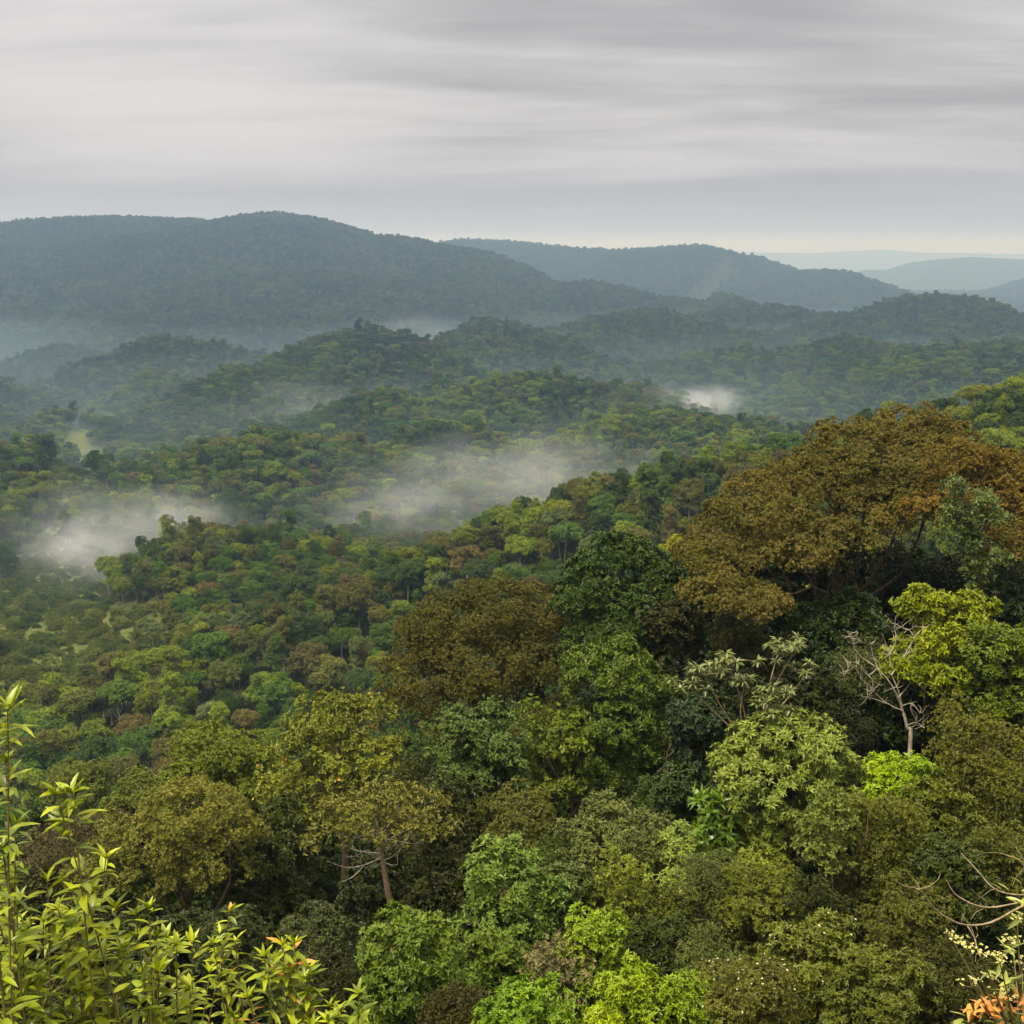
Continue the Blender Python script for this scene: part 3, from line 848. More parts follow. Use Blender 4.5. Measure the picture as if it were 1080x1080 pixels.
# ---- bare white tree
def dead_tree():
    Y = 65
    b = at(960, 772, Y); gz = float(height(b[0], b[1]))
    org = np.array([b[0], b[1], gz])
    root = thing('dead_tree', org, 'bare tree with white forked branches, right of the big-leaved tree', 'tree')
    stem = [(960, 790), (957, 768), (953, 752)]
    tr = taper(np.vstack([np.array([0, 0, -.3]), px_path(stem, Y, org)]), .15, .075, 14, 8)
    link('trunk', mesh_np('trunk', *tr, [M_PALE], smooth=True), root)
    B = [([(953,752),(942,725),(925,705),(905,690),(897,672)],-.5,.11), ([(953,755),(948,730),(940,710),(938,690),(930,668)],.6,.10), ([(940,712),(952,695),(965,672),(974,662)],.5,.07),
         ([(925,705),(915,712),(905,700),(896,698)],-.8,.055), ([(948,735),(960,720),(968,700),(972,690)],.9,.06), ([(905,690),(900,680),(905,668)],-.4,.04), ([(938,690),(945,675),(943,662)],.7,.04),
         ([(952,750),(935,742),(915,735)],-1.2,.06), ([(935,742),(920,728),(908,716)],-1.2,.04), ([(950,745),(962,742),(970,752)],-.8,.05), ([(965,672),(958,664),(950,662)],.5,.03),
         ([(957,765),(966,762),(975,768)],-.6,.04), ([(930,715),(922,695),(918,680)],.2,.04), ([(945,725),(955,705),(957,690)],-.3,.045), ([(897,698),(893,708),(890,712)],-.8,.03)]
    parts = []
    for pts, dy, r in B:
        parts.append(taper(px_path(pts, Y, org, [dy * i / len(pts) * 1.6 for i in range(len(pts))]), r * .62, .010, 12, 5))
    rng = np.random.default_rng(3)
    for pts, dy, r in B:
        for _ in range(8):
            i = rng.integers(1, len(pts))
            a = at(*pts[i], Y + dy * i / len(pts) * 1.6) - org
            e = a + unit(rng.normal(0, 1, 3) + np.array([0, 0, .6])) * rng.uniform(.4, 1.0)
            parts.append(limb(a, e, .018, .006, rng, .12, 5, 4)[0])
    link('branches', mesh_np('branches', *join(parts), [M_PALE], smooth=True), root)
dead_tree()

# ---- mossy broken snag in front of the orange crown
def snag():
    Y = 70
    b = at(1030, 640, Y); gz = float(height(b[0], b[1]))
    org = np.array([b[0], b[1], gz])
    root = thing('mossy_snag', org, 'broken mossy trunk with leafy tufts standing before the orange brown crown', 'tree')
    tr = taper(np.vstack([np.array([0, 0, -.3]), px_path([(1031,640),(1028,600),(1025,560),(1018,535),(1014,508)], Y, org)]), .34, .07, 20, 8)
    link('trunk', mesh_np('trunk', *tr, [M_MOSS], smooth=True), root)
    parts, tips = [], []
    rng = np.random.default_rng(8)
    for pts, dy in ([(1026,565),(1012,548),(1000,545)],-.6), ([(1026,570),(1040,550),(1042,532)],-.5), ([(1027,590),(1045,575),(1052,590)],-1), ([(1022,548),(1030,535),(1036,525)],.4), ([(1028,600),(1010,575),(995,560),(990,570)],-1), ([(1018,535),(1006,530),(1002,540)],-.4), ([(1040,560),(1048,548),(1058,552)],-.8):
        P = px_path(pts, Y, org, [dy * i / 2 for i in range(len(pts))])
        parts.append(taper(P, .08, .02, 10, 5)); tips += [P[-1], (P[-1] + P[-2]) / 2]
    link('branches', mesh_np('branches', *join(parts), [M_MOSS], smooth=True), root)
    for py in range(512, 640, 8):
        tips.append(at(1014 + (py - 508) * .13 + rng.normal(0, 5), py, Y - .3) - org)
    tips = np.array(tips)
    lob = np.concatenate([tips, np.tile([.42, .42, .34], (len(tips), 1)) * rng.uniform(.6, 1.5, (len(tips), 1))], 1)
    P, Nn, vl = lobe_points(lob, .2, .2, rng, -.4, .6, .3, .1)
    V, Q, var = sprigs(P, Nn, 5, .24, .1, 1.0, rng, .1, vl)
    link('foliage', mesh_np('foliage', V, Q, [M_LEAF], var), root, color=(.088, .120, .030))
snag()

# ---- big-leaved tree: sprays of long drooping leaves on thin leaning stems
def sprayed_tree():
    Y = 63
    b = at(800, 800, Y); gz = float(height(b[0], b[1]))
    org = np.array([b[0], b[1], gz])
    root = thing('big_leaved_tree', org, 'open tree holding sprays of long pale drooping leaves on thin leaning stems', 'tree')
    rng = np.random.default_rng(21)
    heads = [(742,712,26,-.6),(768,700,28,0),(785,722,24,-.8),(818,730,22,-1),(835,692,30,.4),(850,712,24,.2),(810,748,18,-1.4),(728,726,20,-.8),(822,682,22,.6),(798,735,20,-1)]
    parts, C, D, FN, L = [], [], [], [], []
    fork = at(800, 775, Y) - org
    parts.append(taper(np.vstack([np.array([0, 0, -.3]), fork * .5, fork]), .14, .09, 10, 7))
    fork2 = at(792, 790, Y - .3) - org
    for px, py, rp, dy in heads:
        h = at(px, py, Y + dy) - org
        m = mpp(px, py, Y)
        st = fork if px > 790 else fork2
        mid = (st + h) / 2 + rng.normal(0, .25, 3)
        parts.append(taper(np.array([st, mid, h]), .065, .03, 12, 5))
        for q in range(5):                         # twig ends of this head
            t = h + np.array([rng.normal(0, .45) * rp * m, rng.normal(0, .45) * rp * m, abs(rng.normal(0, .22)) * rp * m])
            parts.append(limb(h, t, .028, .012, rng, .08, 4, 4)[0])
            for j in range(24):
                a = rng.uniform(0, 2 * PI); e = rng.uniform(-.35, .9)
                C.append(t); D.append((math.cos(a) * math.cos(e), math.sin(a) * math.cos(e), math.sin(e)))
                FN.append((rng.normal(0, .2), rng.normal(0, .2), 1)); L.append(rng.uniform(.36, .62))
    V, Q = leaves(np.array(C), np.array(D), np.array(FN), np.array(L), np.array(L) * .25, .15, .28)
    link('crown', mesh_np('crown', V, Q, [M_GLOSSY], rng.uniform(0, 1, len(Q))), root, color=(.12, .145, .036))
    link('trunk', mesh_np('trunk', *join(parts), [M_TWIG], smooth=True), root)
sprayed_tree()

# ------------------------------------------------------------------ forest: prototypes at three levels of detail
proto_col = bpy.data.collections.new('canopy_prototypes')     # not linked to the scene: only read by the forest's nodes
FOREST = []                                                   # (collection index by sort order)
def forest_proto(name, seed, shape, RN, HN, H, n, sub, gap, k, L, W, tilt, leafmat, flat=.7, rmin=.3, rmax=.48, cover=1.0):
    rng = np.random.default_rng(seed)
    lob = scatter_lobes(rng, n, RN, HN, rmin, rmax, flat, shape)
    P, Nn, vl = lobe_points(lob, sub, gap, rng, -.3, cover, .2, .15)
    V, Q, var = sprigs(P, Nn, k, L, W, tilt, rng, .5, vl)
    V[:, 2] += H - HN
    lob[:, 2] += H - HN
    return V, Q, var, lob, H
SH = [('round', 'dome', 5.2, 8.5, 16.5, .75), ('tall', 'column', 3.9, 11.5, 19.5, .95), ('spreading', 'dome', 6.0, 8.0, 16.0, .68), ('umbrella', 'umbrella', 5.6, 5.8, 16.5, .7), ('tufted', 'dome', 4.4, 7.5, 15.0, .8)]
LODS = [(17, .9, .50, 6, .46, .22), (12, 1.4, .95, 5, 1.0, .48), (7, 2.0, 1.7, 4, 1.7, .9)]
MIDK = {}
for si, (sn, shp, RN, HN, H, flat) in enumerate(SH):
    for v in range(2):                                         # mid distance individuals
        V, Q, var, lob, H_ = forest_proto(sn, 300 + si * 7 + v, shp, RN, HN, H, 19, .8, .36, 7, .36, .17, 1.0, None, flat, .2, .38)
        me = mesh_np(f'{sn}_crown', V, Q, [M_LEAF], var)
        rng = np.random.default_rng(si * 10 + v)
        tv, tq = wood(H, lob, rng, .32, 6, .6, 6)
        MIDK[(sn, v)] = (me, mesh_np(f'{sn}_trunk', tv, tq, [M_PALE if shp == 'umbrella' or v else M_BARK], smooth=True))
    for li, (nl, sub, gap, k, L, W) in enumerate(LODS):
        V, Q, var, lob, H_ = forest_proto(sn, 400 + si * 7 + li, shp, RN, HN, H, nl, sub, gap, k, L, W, 1.0, None, flat, .22, .40)
        rng = np.random.default_rng(si)
        tv, tq = wood(H, lob, rng, .30, 2 if li else 4, .6, 4)
        VV = np.concatenate([V, tv]); QQ = np.concatenate([Q, tq + len(V)])
        mi = np.concatenate([np.zeros(len(Q), int), np.ones(len(tq), int)])
        vv = np.concatenate([var, np.full(len(tq), .5)])
        me = mesh_np(f'canopy_{li}{si}', VV, QQ, [M_FOREST, M_PALE if li < 2 and shp == 'umbrella' else M_BARK], vv, mi)
        o = bpy.data.objects.new(f'canopy_{li}{si}', me)
        proto_col.objects.link(o)
NSH = len(SH)

# ---- where every tree of the hills stands
rf = np.random.default_rng(99)
TINTS = [('dark green', (.032, .054, .015), .26), ('mid green', (.046, .086, .017), .26), ('olive', (.072, .078, .022), .20), ('yellow green', (.098, .128, .020), .17),
         ('grey green', (.072, .092, .042), .08), ('brown', (.080, .072, .030), .06)]
tc_ = np.array([t[1] for t in TINTS]); tp_ = np.array([t[2] for t in TINTS]); tp_ /= tp_.sum()
pts = []
for y0, y1, cell, scl in ((104, 620, 5.6, .74), (620, 1200, 6.0, .74), (1200, 2100, 7.0, .82), (2100, 3600, 9.5, .98), (3600, 6200, 15, 1.45)):
    xm = y1 * .60
    gx, gy = np.meshgrid(np.arange(-xm, xm, cell), np.arange(y0, y1, cell))
    gx = (gx + rf.uniform(-.48, .48, gx.shape) * cell).ravel(); gy = (gy + rf.uniform(-.48, .48, gy.shape) * cell).ravel()
    ok = np.abs(gx) < gy * .50 + 25
    gx, gy = gx[ok], gy[ok]
    pts.append(np.stack([gx, gy, np.full(len(gx), scl), np.full(len(gx), 0 if y1 < 1000 else 1 if y1 < 2200 else 2)], 1))
pts = np.concatenate(pts)
gz = height(pts[:, 0], pts[:, 1])
keep = (clearing(pts[:, 0], pts[:, 1]) < .4) & ~((pts[:, 1] < 140) & (gz > -85))
pts, gz = pts[keep], gz[keep]
# unseen far sides of the hills are left out: march from the eye to each crown top
def visible(x, y, z, tol):
    vis = np.ones(len(x), bool)
    for t in np.linspace(.12, .985, 60):
        k = np.nonzero(vis)[0]
        hz_ = height(x[k] * t, y[k] * t)
        vis[k[(hz_ - (tol[k] if np.ndim(tol) else tol) > z[k] * t) & (y[k] * t > 110)]] = False
    return vis
vis = visible(pts[:, 0], pts[:, 1], gz + 20 * pts[:, 2], 2 + pts[:, 1] * .003)
pts, gz = pts[vis], gz[vis]
n = len(pts)
scale = pts[:, 2] * rf.uniform(.58, 1.30, n)
tall = rf.uniform(0, 1, n) < .07
scale = np.where(tall & (pts[:, 1] > 420) & (pts[:, 1] < 1500), scale * 1.25, np.where(pts[:, 1] > 2100, pts[:, 2] * rf.uniform(.78, 1.08, n), scale))
ti = rf.choice(len(TINTS), n, p=tp_)
patch = vnoise(pts[:, 0] / 60, pts[:, 1] / 60, 77)
ti = np.where((patch > .66) & (rf.uniform(0, 1, n) < .5), 3, ti)
ti = np.where((patch < .30) & (rf.uniform(0, 1, n) < .45), 0, ti)
tint = tc_[ti] * np.array([1.50, 1.46, .95]) * np.interp(pts[:, 1], [600, 1500, 2600], [1.0, .66, .46])[:, None] * np.stack([np.interp(pts[:, 1], [550, 1100], [1, q]) for q in (.78, .92, 1.25)], 1) * (1 + rf.uniform(-.2, .25, (n, 1)) * np.interp(pts[:, 1], [600, 1500], [1, .6])[:, None]) * rf.uniform(.93, 1.07, (n, 3))  # dimmer and bluer with distance: haze and dim light put into the tint
sh = rf.integers(0, NSH, n)
rot = rf.uniform(0, 2 * PI, n)
loc = np.stack([pts[:, 0], pts[:, 1], gz - .3], 1)

# ---- the nearest ones are trees of their own
EDGE = np.array([(-50, 880), (60, 870), (100, 815), (165, 790), (180, 775), (300, 745), (415, 690), (450, 650), (600, 620), (620, 590), (655, 572), (740, 570), (780, 530), (850, 455), (930, 438), (1010, 450), (1080, 468), (1140, 470)], float)
tp3 = loc.copy(); tp3[:, 2] += 15 * scale
px, py = project(tp3)
edge_y = np.interp(px, EDGE[:, 0], EDGE[:, 1])
cand = (pts[:, 1] < 520) & (px > -12) & (px < 1092) & (py < edge_y + 8)
ci = np.nonzero(cand)[0]
v2 = visible(loc[ci, 0], loc[ci, 1], loc[ci, 2] + 17 * scale[ci], -8.0)
ci = ci[v2]
size = 10 * scale[ci] / pts[ci, 1]
ci = ci[np.argsort(-size)][:210]
ci = ci[np.argsort(px[ci])]
def zone(x, Y):
    if x > 900: return 'on the slope behind the huge rust crown', 'trees on the spur behind the rust crown'
    if x > 740: return 'on the spur left of the huge rust crown', 'trees on the spur left of the rust crown'
    if x > 600: return 'on the spur above the dark green tree', 'trees on the spur above the dark green tree'
    if x > 430: return 'on the spur above the brown crowned tree', 'trees on the spur above the brown crown'
    if x > 290: return 'on the spur above the flowering tree', 'trees on the spur above the flowering tree'
    if Y > 385: return 'on the knoll beside the white mist', 'trees on the knoll beside the white mist'
    return 'on the low slope above the layered tree', 'trees on the low slope above the layered tree'
ORD = ['first', 'second', 'third', 'fourth', 'fifth', 'sixth', 'seventh', 'eighth', 'ninth', 'tenth', 'eleventh', 'twelfth']
fam = {}
for i in ci:
    zl, zg = zone(px[i], pts[i, 1])
    fam.setdefault((f'{TINTS[ti[i]][0]} {SH[sh[i]][0]}', zl, zg), []).append(i)
for (look, zl, zg), mem in fam.items():
    for q, i in enumerate(mem):
        lab = f'{look} tree {zl}'
        if len(mem) == 2: lab += ', the left one' if q == 0 else ', the right one'
        elif len(mem) > 2: lab += f', {ORD[min(q, 11)]} from left'
        root = thing(f'{SH[sh[i]][0]}_tree', loc[i], lab, 'tree', zg)
        root.scale = (float(scale[i]),) * 3
        root.rotation_euler = (0, 0, float(rot[i]))
        cme, tme = MIDK[(SH[sh[i]][0], int(i) % 2)]
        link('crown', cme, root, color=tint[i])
        link('trunk', tme, root)
rest = np.ones(n, bool); rest[ci] = False

def scatter_object(name, loc, rot, scale, idx, tint, collection):
    me = bpy.data.meshes.new(name)
    m = len(loc)
    me.vertices.add(m)
    me.vertices.foreach_set('co', loc.astype(np.float32).ravel())
    def fa(nm, typ, arr, key):
        a = me.attributes.new(nm, typ, 'POINT'); a.data.foreach_set(key, np.ascontiguousarray(arr).ravel())
    fa('idx', 'INT', idx.astype(np.int32), 'value')
    fa('rot', 'FLOAT_VECTOR', np.stack([rot * 0, rot * 0, rot], 1).astype(np.float32), 'vector')
    fa('scl', 'FLOAT', scale.astype(np.float32), 'value')
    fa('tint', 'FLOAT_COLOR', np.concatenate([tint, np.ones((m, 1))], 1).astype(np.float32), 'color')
    o = link(name, me)
    g = bpy.data.node_groups.new(name + '_scatter', 'GeometryNodeTree')
    g.interface.new_socket('Geometry', in_out='INPUT', socket_type='NodeSocketGeometry')
    g.interface.new_socket('Geometry', in_out='OUTPUT', socket_type='NodeSocketGeometry')
    gi, go = g.nodes.new('NodeGroupInput'), g.nodes.new('NodeGroupOutput')
    ip = g.nodes.new('GeometryNodeInstanceOnPoints')
    cinf = g.nodes.new('GeometryNodeCollectionInfo')
    cinf.inputs['Collection'].default_value = collection
    cinf.inputs['Separate Children'].default_value = True
    cinf.inputs['Reset Children'].default_value = True
    def named(nm, dt):
        a = g.nodes.new('GeometryNodeInputNamedAttribute'); a.data_type = dt; a.inputs['Name'].default_value = nm
        return a.outputs['Attribute']
    L_ = g.links.new
    L_(gi.outputs[0], ip.inputs['Points'])
    L_(cinf.outputs[0], ip.inputs['Instance'])
    ip.inputs['Pick Instance'].default_value = True
    L_(named('idx', 'INT'), ip.inputs['Instance Index'])
    er = g.nodes.new('FunctionNodeEulerToRotation')
    L_(named('rot', 'FLOAT_VECTOR'), er.inputs[0])
    L_(er.outputs[0], ip.inputs['Rotation'])
    L_(named('scl', 'FLOAT'), ip.inputs['Scale'])
    L_(ip.outputs[0], go.inputs[0])
    md = o.modifiers.new('scatter', 'NODES')
    md.node_group = g
    return tag(o, kind='stuff')
idx = pts[:, 3].astype(int) * NSH + sh
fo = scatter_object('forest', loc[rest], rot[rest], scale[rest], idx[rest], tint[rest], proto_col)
tag(fo, 'dense misty rainforest covering the far hills and valleys')


# ---- undergrowth on the near slope
under_col = bpy.data.collections.new('undergrowth_prototypes')
for s in range(4):
    rng = np.random.default_rng(700 + s)
    lob = scatter_lobes(rng, 6, 1.7, 2.4, .4, .6, .8, 'dome')
    P, Nn, vl = lobe_points(lob, .45, .36, rng, -.2, .9, .1, .1)
    V, Q, var = sprigs(P, Nn, 6, .27, .12, 1.05, rng, .3, vl)
    under_col.objects.link(bpy.data.objects.new(f'shrub_{s}', mesh_np(f'shrub_{s}', V, Q, [M_FOREST], var)))
gx, gy = np.meshgrid(np.arange(-62, 66, 2.3), np.arange(22, 122, 2.3))
gx = (gx + rf.uniform(-1, 1, gx.shape)).ravel(); gy = (gy + rf.uniform(-1, 1, gy.shape)).ravel()
ok = np.abs(gx) < gy * .5 + 12
gx, gy = gx[ok], gy[ok]
uz = height(gx, gy)
ok = uz > -75
gx, gy, uz = gx[ok], gy[ok], uz[ok]
m = len(gx)
uc = np.array([(.020, .032, .007), (.030, .045, .008), (.034, .032, .010), (.026, .036, .009)])[rf.integers(0, 4, m)] * rf.uniform(.8, 1.3, (m, 1))  # very dark leaf colours: the deep shade of the gaps put into them
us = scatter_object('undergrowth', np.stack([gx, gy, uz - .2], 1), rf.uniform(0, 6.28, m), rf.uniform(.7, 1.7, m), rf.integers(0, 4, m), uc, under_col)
gx, gy = np.meshgrid(np.arange(-420, -40, 3.2), np.arange(300, 900, 3.2))
gx = (gx + rf.uniform(-2, 2, gx.shape)).ravel(); gy = (gy + rf.uniform(-2, 2, gy.shape)).ravel()
cq = clearing(gx, gy)
ok = (cq > .15) & (rf.uniform(0, 1, len(gx)) < .62)
gx, gy = gx[ok], gy[ok]
m = len(gx)
sc_c = np.array([(.070, .098, .014), (.105, .120, .020), (.045, .070, .012), (.105, .125, .026)])[rf.integers(0, 4, m)] * rf.uniform(.8, 1.25, (m, 1))
vs_ = scatter_object('valley_scrub', np.stack([gx, gy, height(gx, gy) - .4], 1), rf.uniform(0, 6.28, m), rf.uniform(.4, 1.7, m), rf.integers(0, 4, m), sc_c, under_col)
tag(vs_, 'pale low scrub and grass tufts on the open valley floor')
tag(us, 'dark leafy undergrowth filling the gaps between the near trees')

# ------------------------------------------------------------------ leafy shoots in front of the eye
def blade(C, D, Nn, L, W, curl):
    """long pointed leaves with a midrib fold and a curve: 5 stations x 3 points"""
    D = unit(D); S = unit(np.cross(D, Nn)); U = np.cross(S, D)
    st = np.array([0, .18, .45, .75, 1.0]); wd = np.array([.10, .72, 1.0, .62, .0])
    n_ = len(C)
    V = np.zeros((n_, 5, 3, 3))
    for i, (t, q) in enumerate(zip(st, wd)):
        mid = C + D * (L * t)[:, None] - U * (curl * L * t * t)[:, None]
        h = (W * .5 * q)[:, None]
        V[:, i, 1] = mid
        V[:, i, 0] = mid + S * h + U * h * .45
        V[:, i, 2] = mid - S * h + U * h * .45
    Q = []
    for i in range(4):
        for j in range(2):
            a = i * 3 + j
            Q.append((a, a + 1, a + 4, a + 3))
    Q = (np.arange(n_)[:, None, None] * 15 + np.array(Q)[None]).reshape(-1, 4)
    return V.reshape(-1, 3), Q

def leafy_shrub(px, py, Y, shoots, spread, L, tint, label, seed, orange=False, rich=1.0, group='leafy shoots in the lower left corner'):
    rng = np.random.default_rng(seed)
    top = at(px, py, Y)
    gz = float(height(top[0], top[1]))
    org = np.array([top[0], top[1], gz])
    root = thing('leafy_shrub', org, label, 'shrub', group)
    stems, C, D, FN, LL, vv = [], [], [], [], [], []
    for s in range(math.ceil(shoots * 1.5)):
        tip = top - org + (0 if s == 0 else 1) * np.array([rng.normal(0, spread), rng.normal(0, spread), -abs(rng.normal(0, spread * .8))])
        foot = np.array([rng.normal(0, .12), rng.normal(0, .12), -.1])
        mid = (foot + tip) * .5 + np.array([rng.normal(0, .1), rng.normal(0, .1), 0]) + (tip - foot) * np.array([-.15, -.15, .1])
        path = smooth_path(np.array([foot, mid, tip]), 14)
        stems.append(tube(path, np.linspace(.008, .0025, 14), 5))
        ln = np.linalg.norm(tip - foot)
        span = min(.95, 1.7 * rich / max(ln, .3))
        nl = int(36 * rich * rng.uniform(.8, 1.2))
        ts = np.concatenate([1 - span * rng.uniform(.04, 1, nl) ** 1.2, np.full(8, 1.0)])
        ts = np.sort(ts)
        for j, t in enumerate(ts):
            k = t * 13; i = min(int(k), 12)
            p = path[i] + (path[i + 1] - path[i]) * (k - i)
            ax = unit(path[i + 1] - path[i])
            a = j * 2.4 + rng.normal(0, .35)
            el = .25 + rng.normal(0, .25) if t < .999 else rng.uniform(.35, 1.25)
            side = np.array([math.cos(a), math.sin(a), 0])
            C.append(p); D.append(side * math.cos(el) + ax * math.sin(el))
            FN.append(ax * math.cos(el) - side * math.sin(el) + rng.normal(0, .2, 3))
            LL.append(L * .72 * rng.uniform(.6, 1.25) * (.75 if t >= .999 else 1)); vv.append(rng.uniform(0, 1))
    C, D, FN, LL = map(np.array, (C, D, FN, LL))
    V, Q = blade(C, D, FN, LL, LL * rng.uniform(.24, .34, len(LL)), rng.uniform(.0, .4, len(LL)))
    var = np.repeat(np.array(vv), 8)
    mi = np.zeros(len(Q), int)
    mats = [M_GLOSSY]
    if orange:
        mats.append(M_ORANGELEAF)
        mi = np.repeat((rng.uniform(0, 1, len(LL)) < .06).astype(int), 8)
    link('foliage', mesh_np('foliage', V, Q, mats, var, mi, True), root, color=tint)
    link('stems', mesh_np('stems', *join(stems), [M_STEM], smooth=True), root)
M_ORANGELEAF = plain_material('orange_leaf', (.50, .20, .025))
LS = (.22, .27, .012); LD = (.13, .17, .010); LM = (.175, .225, .012)
SHOOTS = [
 (8,748,4.2,1,.07,.15,LM,'tallest leafy shoot, cut by the left edge',False),
 (60,838,4.4,1,.06,.16,LS,'large leaved shoot reaching right, beneath the tallest one at left',False),
 (6,805,4.6,2,.08,.14,LD,'shaded leafy shoot between the two tallest at the left edge',False),
 (16,872,4.3,2,.10,.14,LM,'leafy shoot at the left edge below the large leaved shoot',False),
 (50,930,4.6,3,.12,.13,LS,'pale fresh leafed shoot left of the upright pointed shoot',False),
 (122,958,4.8,3,.12,.13,LS,'upright pointed shoot, first of the row rising from the thicket',False),
 (165,990,4.9,3,.12,.12,LS,'pale shoot next right of the upright pointed one',False),
 (232,985,5.2,3,.12,.12,LS,'upright shoot with a few yellowed leaves, middle of the row',True),
 (298,996,5.3,3,.12,.13,LS,'shoot with bright tip and orange old leaves, near the right end of the row',True),
 (325,1022,5.3,3,.12,.13,LM,'spreading shoot at the right end of the row with orange leaves',True),
 (348,1062,5.2,2,.08,.12,LS,'low shoot, rightmost at the bottom edge',False),
 (75,975,4.6,5,.18,.13,LM,'bushy shoot in the middle of the bottom left thicket',False),
 (18,955,4.4,5,.18,.13,LM,'bushy shoot at the left edge of the bottom thicket',False),
 (110,1030,4.7,5,.2,.12,LM,'leafy shoot low in the thicket under the upright pointed one',False),
 (200,1040,5.0,5,.18,.12,LS,'leafy shoot low in the thicket under the pale shoot',False),
 (262,1052,5.1,4,.15,.12,LS,'leafy shoot at the bottom edge below the yellowed shoot',True),
 (30,1040,4.4,6,.2,.13,LM,'leafy shoot filling the bottom left corner',False),
 (155,1072,4.8,5,.2,.12,LS,'leafy shoot at the bottom edge between two thicket shoots',False),
 (80,1080,4.5,5,.2,.12,LD,'dark leafy shoot at the bottom edge near the corner',False),
 (310,1085,5.1,3,.1,.12,LS,'short shoot at the bottom edge under the orange leaved shoots',True),
]
for i, (sx, sy, sY, ns, sp, sL, st_, lab, og) in enumerate(SHOOTS):
    leafy_shrub(sx, sy, sY, ns, sp, sL, st_, lab, 900 + i, og)

# ---- right corner: curving bare branches, yellow umbels, orange leaves
def corner_branches():
    Y = 9.0
    b = at(1120, 960, Y); gz = float(height(b[0], b[1]))
    org = np.array([b[0], b[1], gz])
    root = thing('bare_branched_shrub', org, 'leafless shrub reaching in with long curving tan branches from the right edge', 'shrub')
    rng = np.random.default_rng(4)
    node = at(1115, 945, Y) - org
    parts = [taper(np.array([[0, 0, -.2], node * .5 + np.array([.12, 0, 0]), node]), .035, .02, 10, 7)]
    stem = parts.pop()
    link('trunk', mesh_np('trunk', *stem, [M_TWIG], smooth=True), root)
    B = [([(1115,945),(1080,955),(1045,973),(1015,975),(990,962),(975,945),(969,938)],-.4,.011), ([(1115,945),(1080,951),(1040,957),(1010,945),(998,928)],.2,.009),
         ([(1110,940),(1080,944),(1050,938),(1028,915),(1014,900)],.6,.007), ([(1020,976),(1028,990),(1030,1000)],-.4,.006), ([(1110,935),(1080,910),(1062,902)],.3,.006)]
    parts = []
    for pts_, dy, r in B:
        P = px_path(pts_, Y, org, [dy * i / len(pts_) for i in range(len(pts_))])
        parts.append(taper(P, r, .004, 22, 6))
        for _ in range(4):
            i = rng.integers(1, len(pts_)); a = P[i]
            parts.append(limb(a, a + unit(rng.normal(0, 1, 3) + np.array([-.5, 0, .3])) * rng.uniform(.08, .22), .004, .0015, rng, .1, 5, 4)[0])
    link('branches', mesh_np('branches', *join(parts), [M_TWIG], smooth=True), root)
corner_branches()
def umbel_plant():
    Y = 6.4
    b = at(1062, 1080, Y); gz = float(height(b[0], b[1]))
    org = np.array([b[0], b[1], gz])
    root = thing('umbel_shrub', org, 'flowering shrub with yellowish umbels and orange leaves, bottom right corner', 'shrub')
    rng = np.random.default_rng(14)
    parts, FP, FQ, o = [], [], [], 0
    heads = [(1005,988),(1018,995),(1036,1005),(1055,1012),(1068,992),(1073,968),(1048,1030),(1078,1015),(1026,1035),(1062,1050)]
    low = at(1070, 1120, Y) - org
    parts.append(taper(np.array([[0, 0, -.1], low * .6, low]), .018, .012, 8, 6))
    fv, fn = [], []
    for hx, hy in heads:
        h = at(hx, hy, Y + rng.normal(0, .15)) - org
        parts.append(taper(np.array([low, (low + h) / 2 + np.array([.03, 0, -.04]), h - np.array([0, 0, .02])]), .008, .003, 12, 5))
        for q in range(16):
            t = h + np.array([rng.normal(0, .03), rng.normal(0, .03), rng.uniform(-.008, .012)])
            fv.append(t); fn.append((0, 0, 1))
            if q % 4 == 0: parts.append(limb(h - np.array([0, 0, .035]), t, .0025, .0015, rng, .05, 3, 4)[0])
    V, Q, var = sprigs(np.array(fv), np.array(fn, float), 5, .014, .011, 1.0, rng, .3)
    link('flowers', mesh_np('flowers', V, Q, [M_UMBEL], var), root)
    C, D, FN, LL = [], [], [], []
    lf = []
    for hx, hy, k, orange in ((1075,950,12,0),(1060,1000,10,0),(1045,1068,26,1),(1030,1072,18,1),(1068,1065,14,1),(1060,1035,12,0),(1078,1040,14,0),(1070,1080,14,0),(1020,1082,10,0)):
        h = at(hx, hy, Y) - org
        for _ in range(k):
            C.append(h + rng.normal(0, .04, 3)); a = rng.uniform(0, 2 * PI); e = rng.uniform(-.1, 1.1)
            D.append((math.cos(a) * math.cos(e), math.sin(a) * math.cos(e), math.sin(e))); FN.append((rng.normal(0, .3), rng.normal(0, .3), 1)); LL.append(rng.uniform(.07, .13)); lf.append(orange)
    V, Q = blade(np.array(C), np.array(D), np.array(FN), np.array(LL), np.array(LL) * .22, rng.uniform(0, .4, len(LL)))
    link('foliage', mesh_np('foliage', V, Q, [M_GLOSSY, M_ORANGELEAF], np.repeat(rng.uniform(0, 1, len(LL)), 8), np.repeat(lf, 8), True), root, color=(.22, .25, .05))
    link('stems', mesh_np('stems', *join(parts), [M_STEM], smooth=True), root)
umbel_plant()

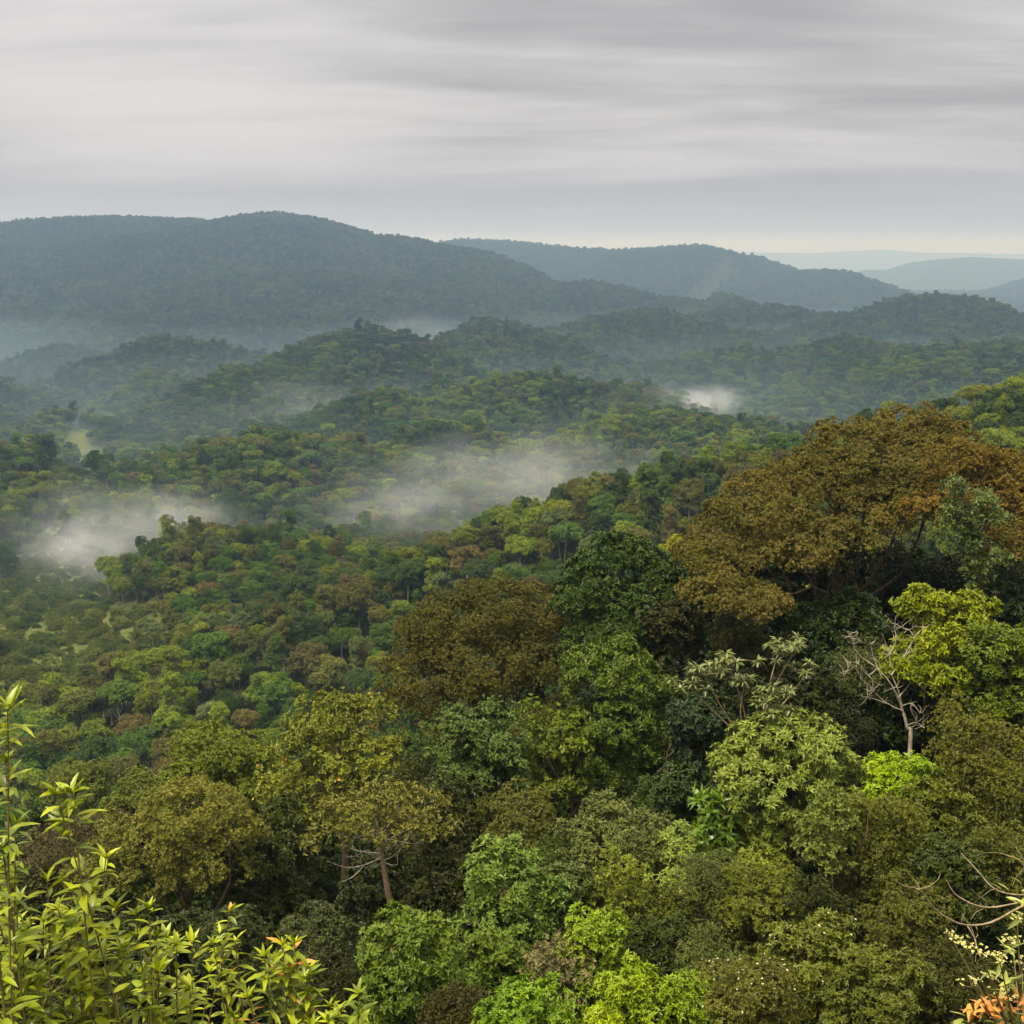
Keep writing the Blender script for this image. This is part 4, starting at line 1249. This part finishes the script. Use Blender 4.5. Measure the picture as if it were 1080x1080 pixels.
# ------------------------------------------------------------------ air
def volume_material(name, col, density, aniso=0.0, noise=None):
    m, t = newmat(name)
    p = N(t, 'ShaderNodeVolumePrincipled')
    p.inputs['Color'].default_value = (*col, 1)
    p.inputs['Density'].default_value = density
    p.inputs['Anisotropy'].default_value = aniso
    p.inputs['Absorption Color'].default_value = (1, 1, 1, 1)
    if noise:
        scale_, seed, lo, hi = noise
        c = N(t, 'ShaderNodeTexCoord')
        g = N(t, 'ShaderNodeNewGeometry')
        n_ = N(t, 'ShaderNodeTexNoise')
        n_.inputs['Scale'].default_value = scale_
        n_.inputs['Detail'].default_value = 4
        n_.inputs['Distortion'].default_value = .6
        t.links.new(vmath(t, 'ADD', vmath(t, 'MULTIPLY', g.outputs['Position'], (1, 1, 1.6)), (seed * 37.1, seed * 11.3, 0)), n_.inputs['Vector'])
        d = vmath(t, 'LENGTH', c.outputs['Object'])
        fall = maprange(t, d, 0.25, 1.0, 1.0, 0.0)
        wisp = maprange(t, fmath(t, 'ADD', n_.outputs['Fac'], fmath(t, 'MULTIPLY', fall, .22)), lo, hi, 0, 1)
        t.links.new(fmath(t, 'MULTIPLY', fmath(t, 'MULTIPLY', fall, wisp), density), p.inputs['Density'])
    o = N(t, 'ShaderNodeOutputMaterial')
    t.links.new(p.outputs[0], o.inputs['Volume'])
    return m
def box_mesh(name, x0, x1, y0, y1, z0, z1, mat):
    v = np.array([(x, y, z) for z in (z0, z1) for y in (y0, y1) for x in (x0, x1)], float)
    q = np.array([(0, 2, 3, 1), (4, 5, 7, 6), (0, 1, 5, 4), (2, 6, 7, 3), (0, 4, 6, 2), (1, 3, 7, 5)])
    return mesh_np(name, v, q, [mat])
tag(link('haze', box_mesh('haze', -31000, 31000, -31000, 31000, -340, 114, volume_material('haze', (.48, .71, 1.0), 1.75e-4, .6))), 'pale blue haze between the hills', kind='stuff')

def mist(px, py, Y, rx, ry, rz, density, seed, lo=.46, hi=.74, nscale=.018, tilt=0.0):
    rng = np.random.default_rng(seed)
    th, ph = np.meshgrid(np.linspace(0, 2 * PI, 25)[:-1], np.linspace(.12, PI - .12, 13))
    V = np.stack([np.cos(th) * np.sin(ph), np.sin(th) * np.sin(ph), np.cos(ph)], -1).reshape(-1, 3)
    n_a, n_r = 24, 13
    Q = [(i * n_a + j, i * n_a + (j + 1) % n_a, (i + 1) * n_a + (j + 1) % n_a, (i + 1) * n_a + j) for i in range(n_r - 1) for j in range(n_a)]
    V = np.concatenate([V, [[0, 0, 1], [0, 0, -1]]])
    t_, b_ = len(V) - 2, len(V) - 1
    Q += [(t_, j, j + 1, (j + 2) % n_a) for j in range(0, n_a, 2)]
    l0 = (n_r - 1) * n_a
    Q += [(b_, l0 + (j + 2) % n_a, l0 + j + 1, l0 + j) for j in range(0, n_a, 2)]
    c = at(px, py, Y)
    me = mesh_np('mist', V, np.array(Q)[:, ::-1], [volume_material('mist', (.95, .96, 1.0), density, 0.0, (nscale, seed, lo, hi))])
    o = link('mist', me, None, c, (rx, ry, rz))
    o.rotation_euler = (0, tilt, 0)
    tag(o, kind='stuff')
mist(92, 580, 520, 40, 50, 24, .016, 1, .52, .98, .040)
mist(170, 562, 520, 50, 46, 26, .012, 2, .52, .94, .045)
mist(430, 545, 560, 60, 60, 34, .0045, 3, .50, .84, .034)
mist(120, 560, 570, 100, 90, 30, .0035, 21, .46, .84, .02)
mist(455, 515, 610, 120, 100, 36, .0020, 22, .52, .95, .030)
mist(300, 440, 1000, 160, 110, 40, .0016, 23, .46, .84, .014)
mist(742, 427, 1000, 50, 70, 24, .011, 4, .52, .92, .024)
mist(690, 432, 980, 60, 70, 30, .005, 5, .50, .84, .022)
mist(25, 438, 1350, 80, 100, 34, .008, 6, .48, .82, .016)
mist(530, 500, 640, 85, 80, 34, .003, 7, .50, .84, .026)
mist(412, 426, 1080, 50, 60, 34, .003, 8, .50, .84, .024)
mist(610, 495, 620, 70, 60, 28, .003, 9, .50, .84, .026)
mist(110, 470, 1000, 90, 110, 34, .0025, 10, .48, .84, .018)
mist(440, 350, 2000, 130, 140, 44, .0008, 11, .48, .84, .012)
tag(link('valley_haze', box_mesh('valley_haze', -1700, 1700, 430, 2500, -335, -116, volume_material('valley_haze', (.58, .81, 1.0), 3.8e-4, .4))), 'thin pale haze lying in the valleys', kind='stuff')
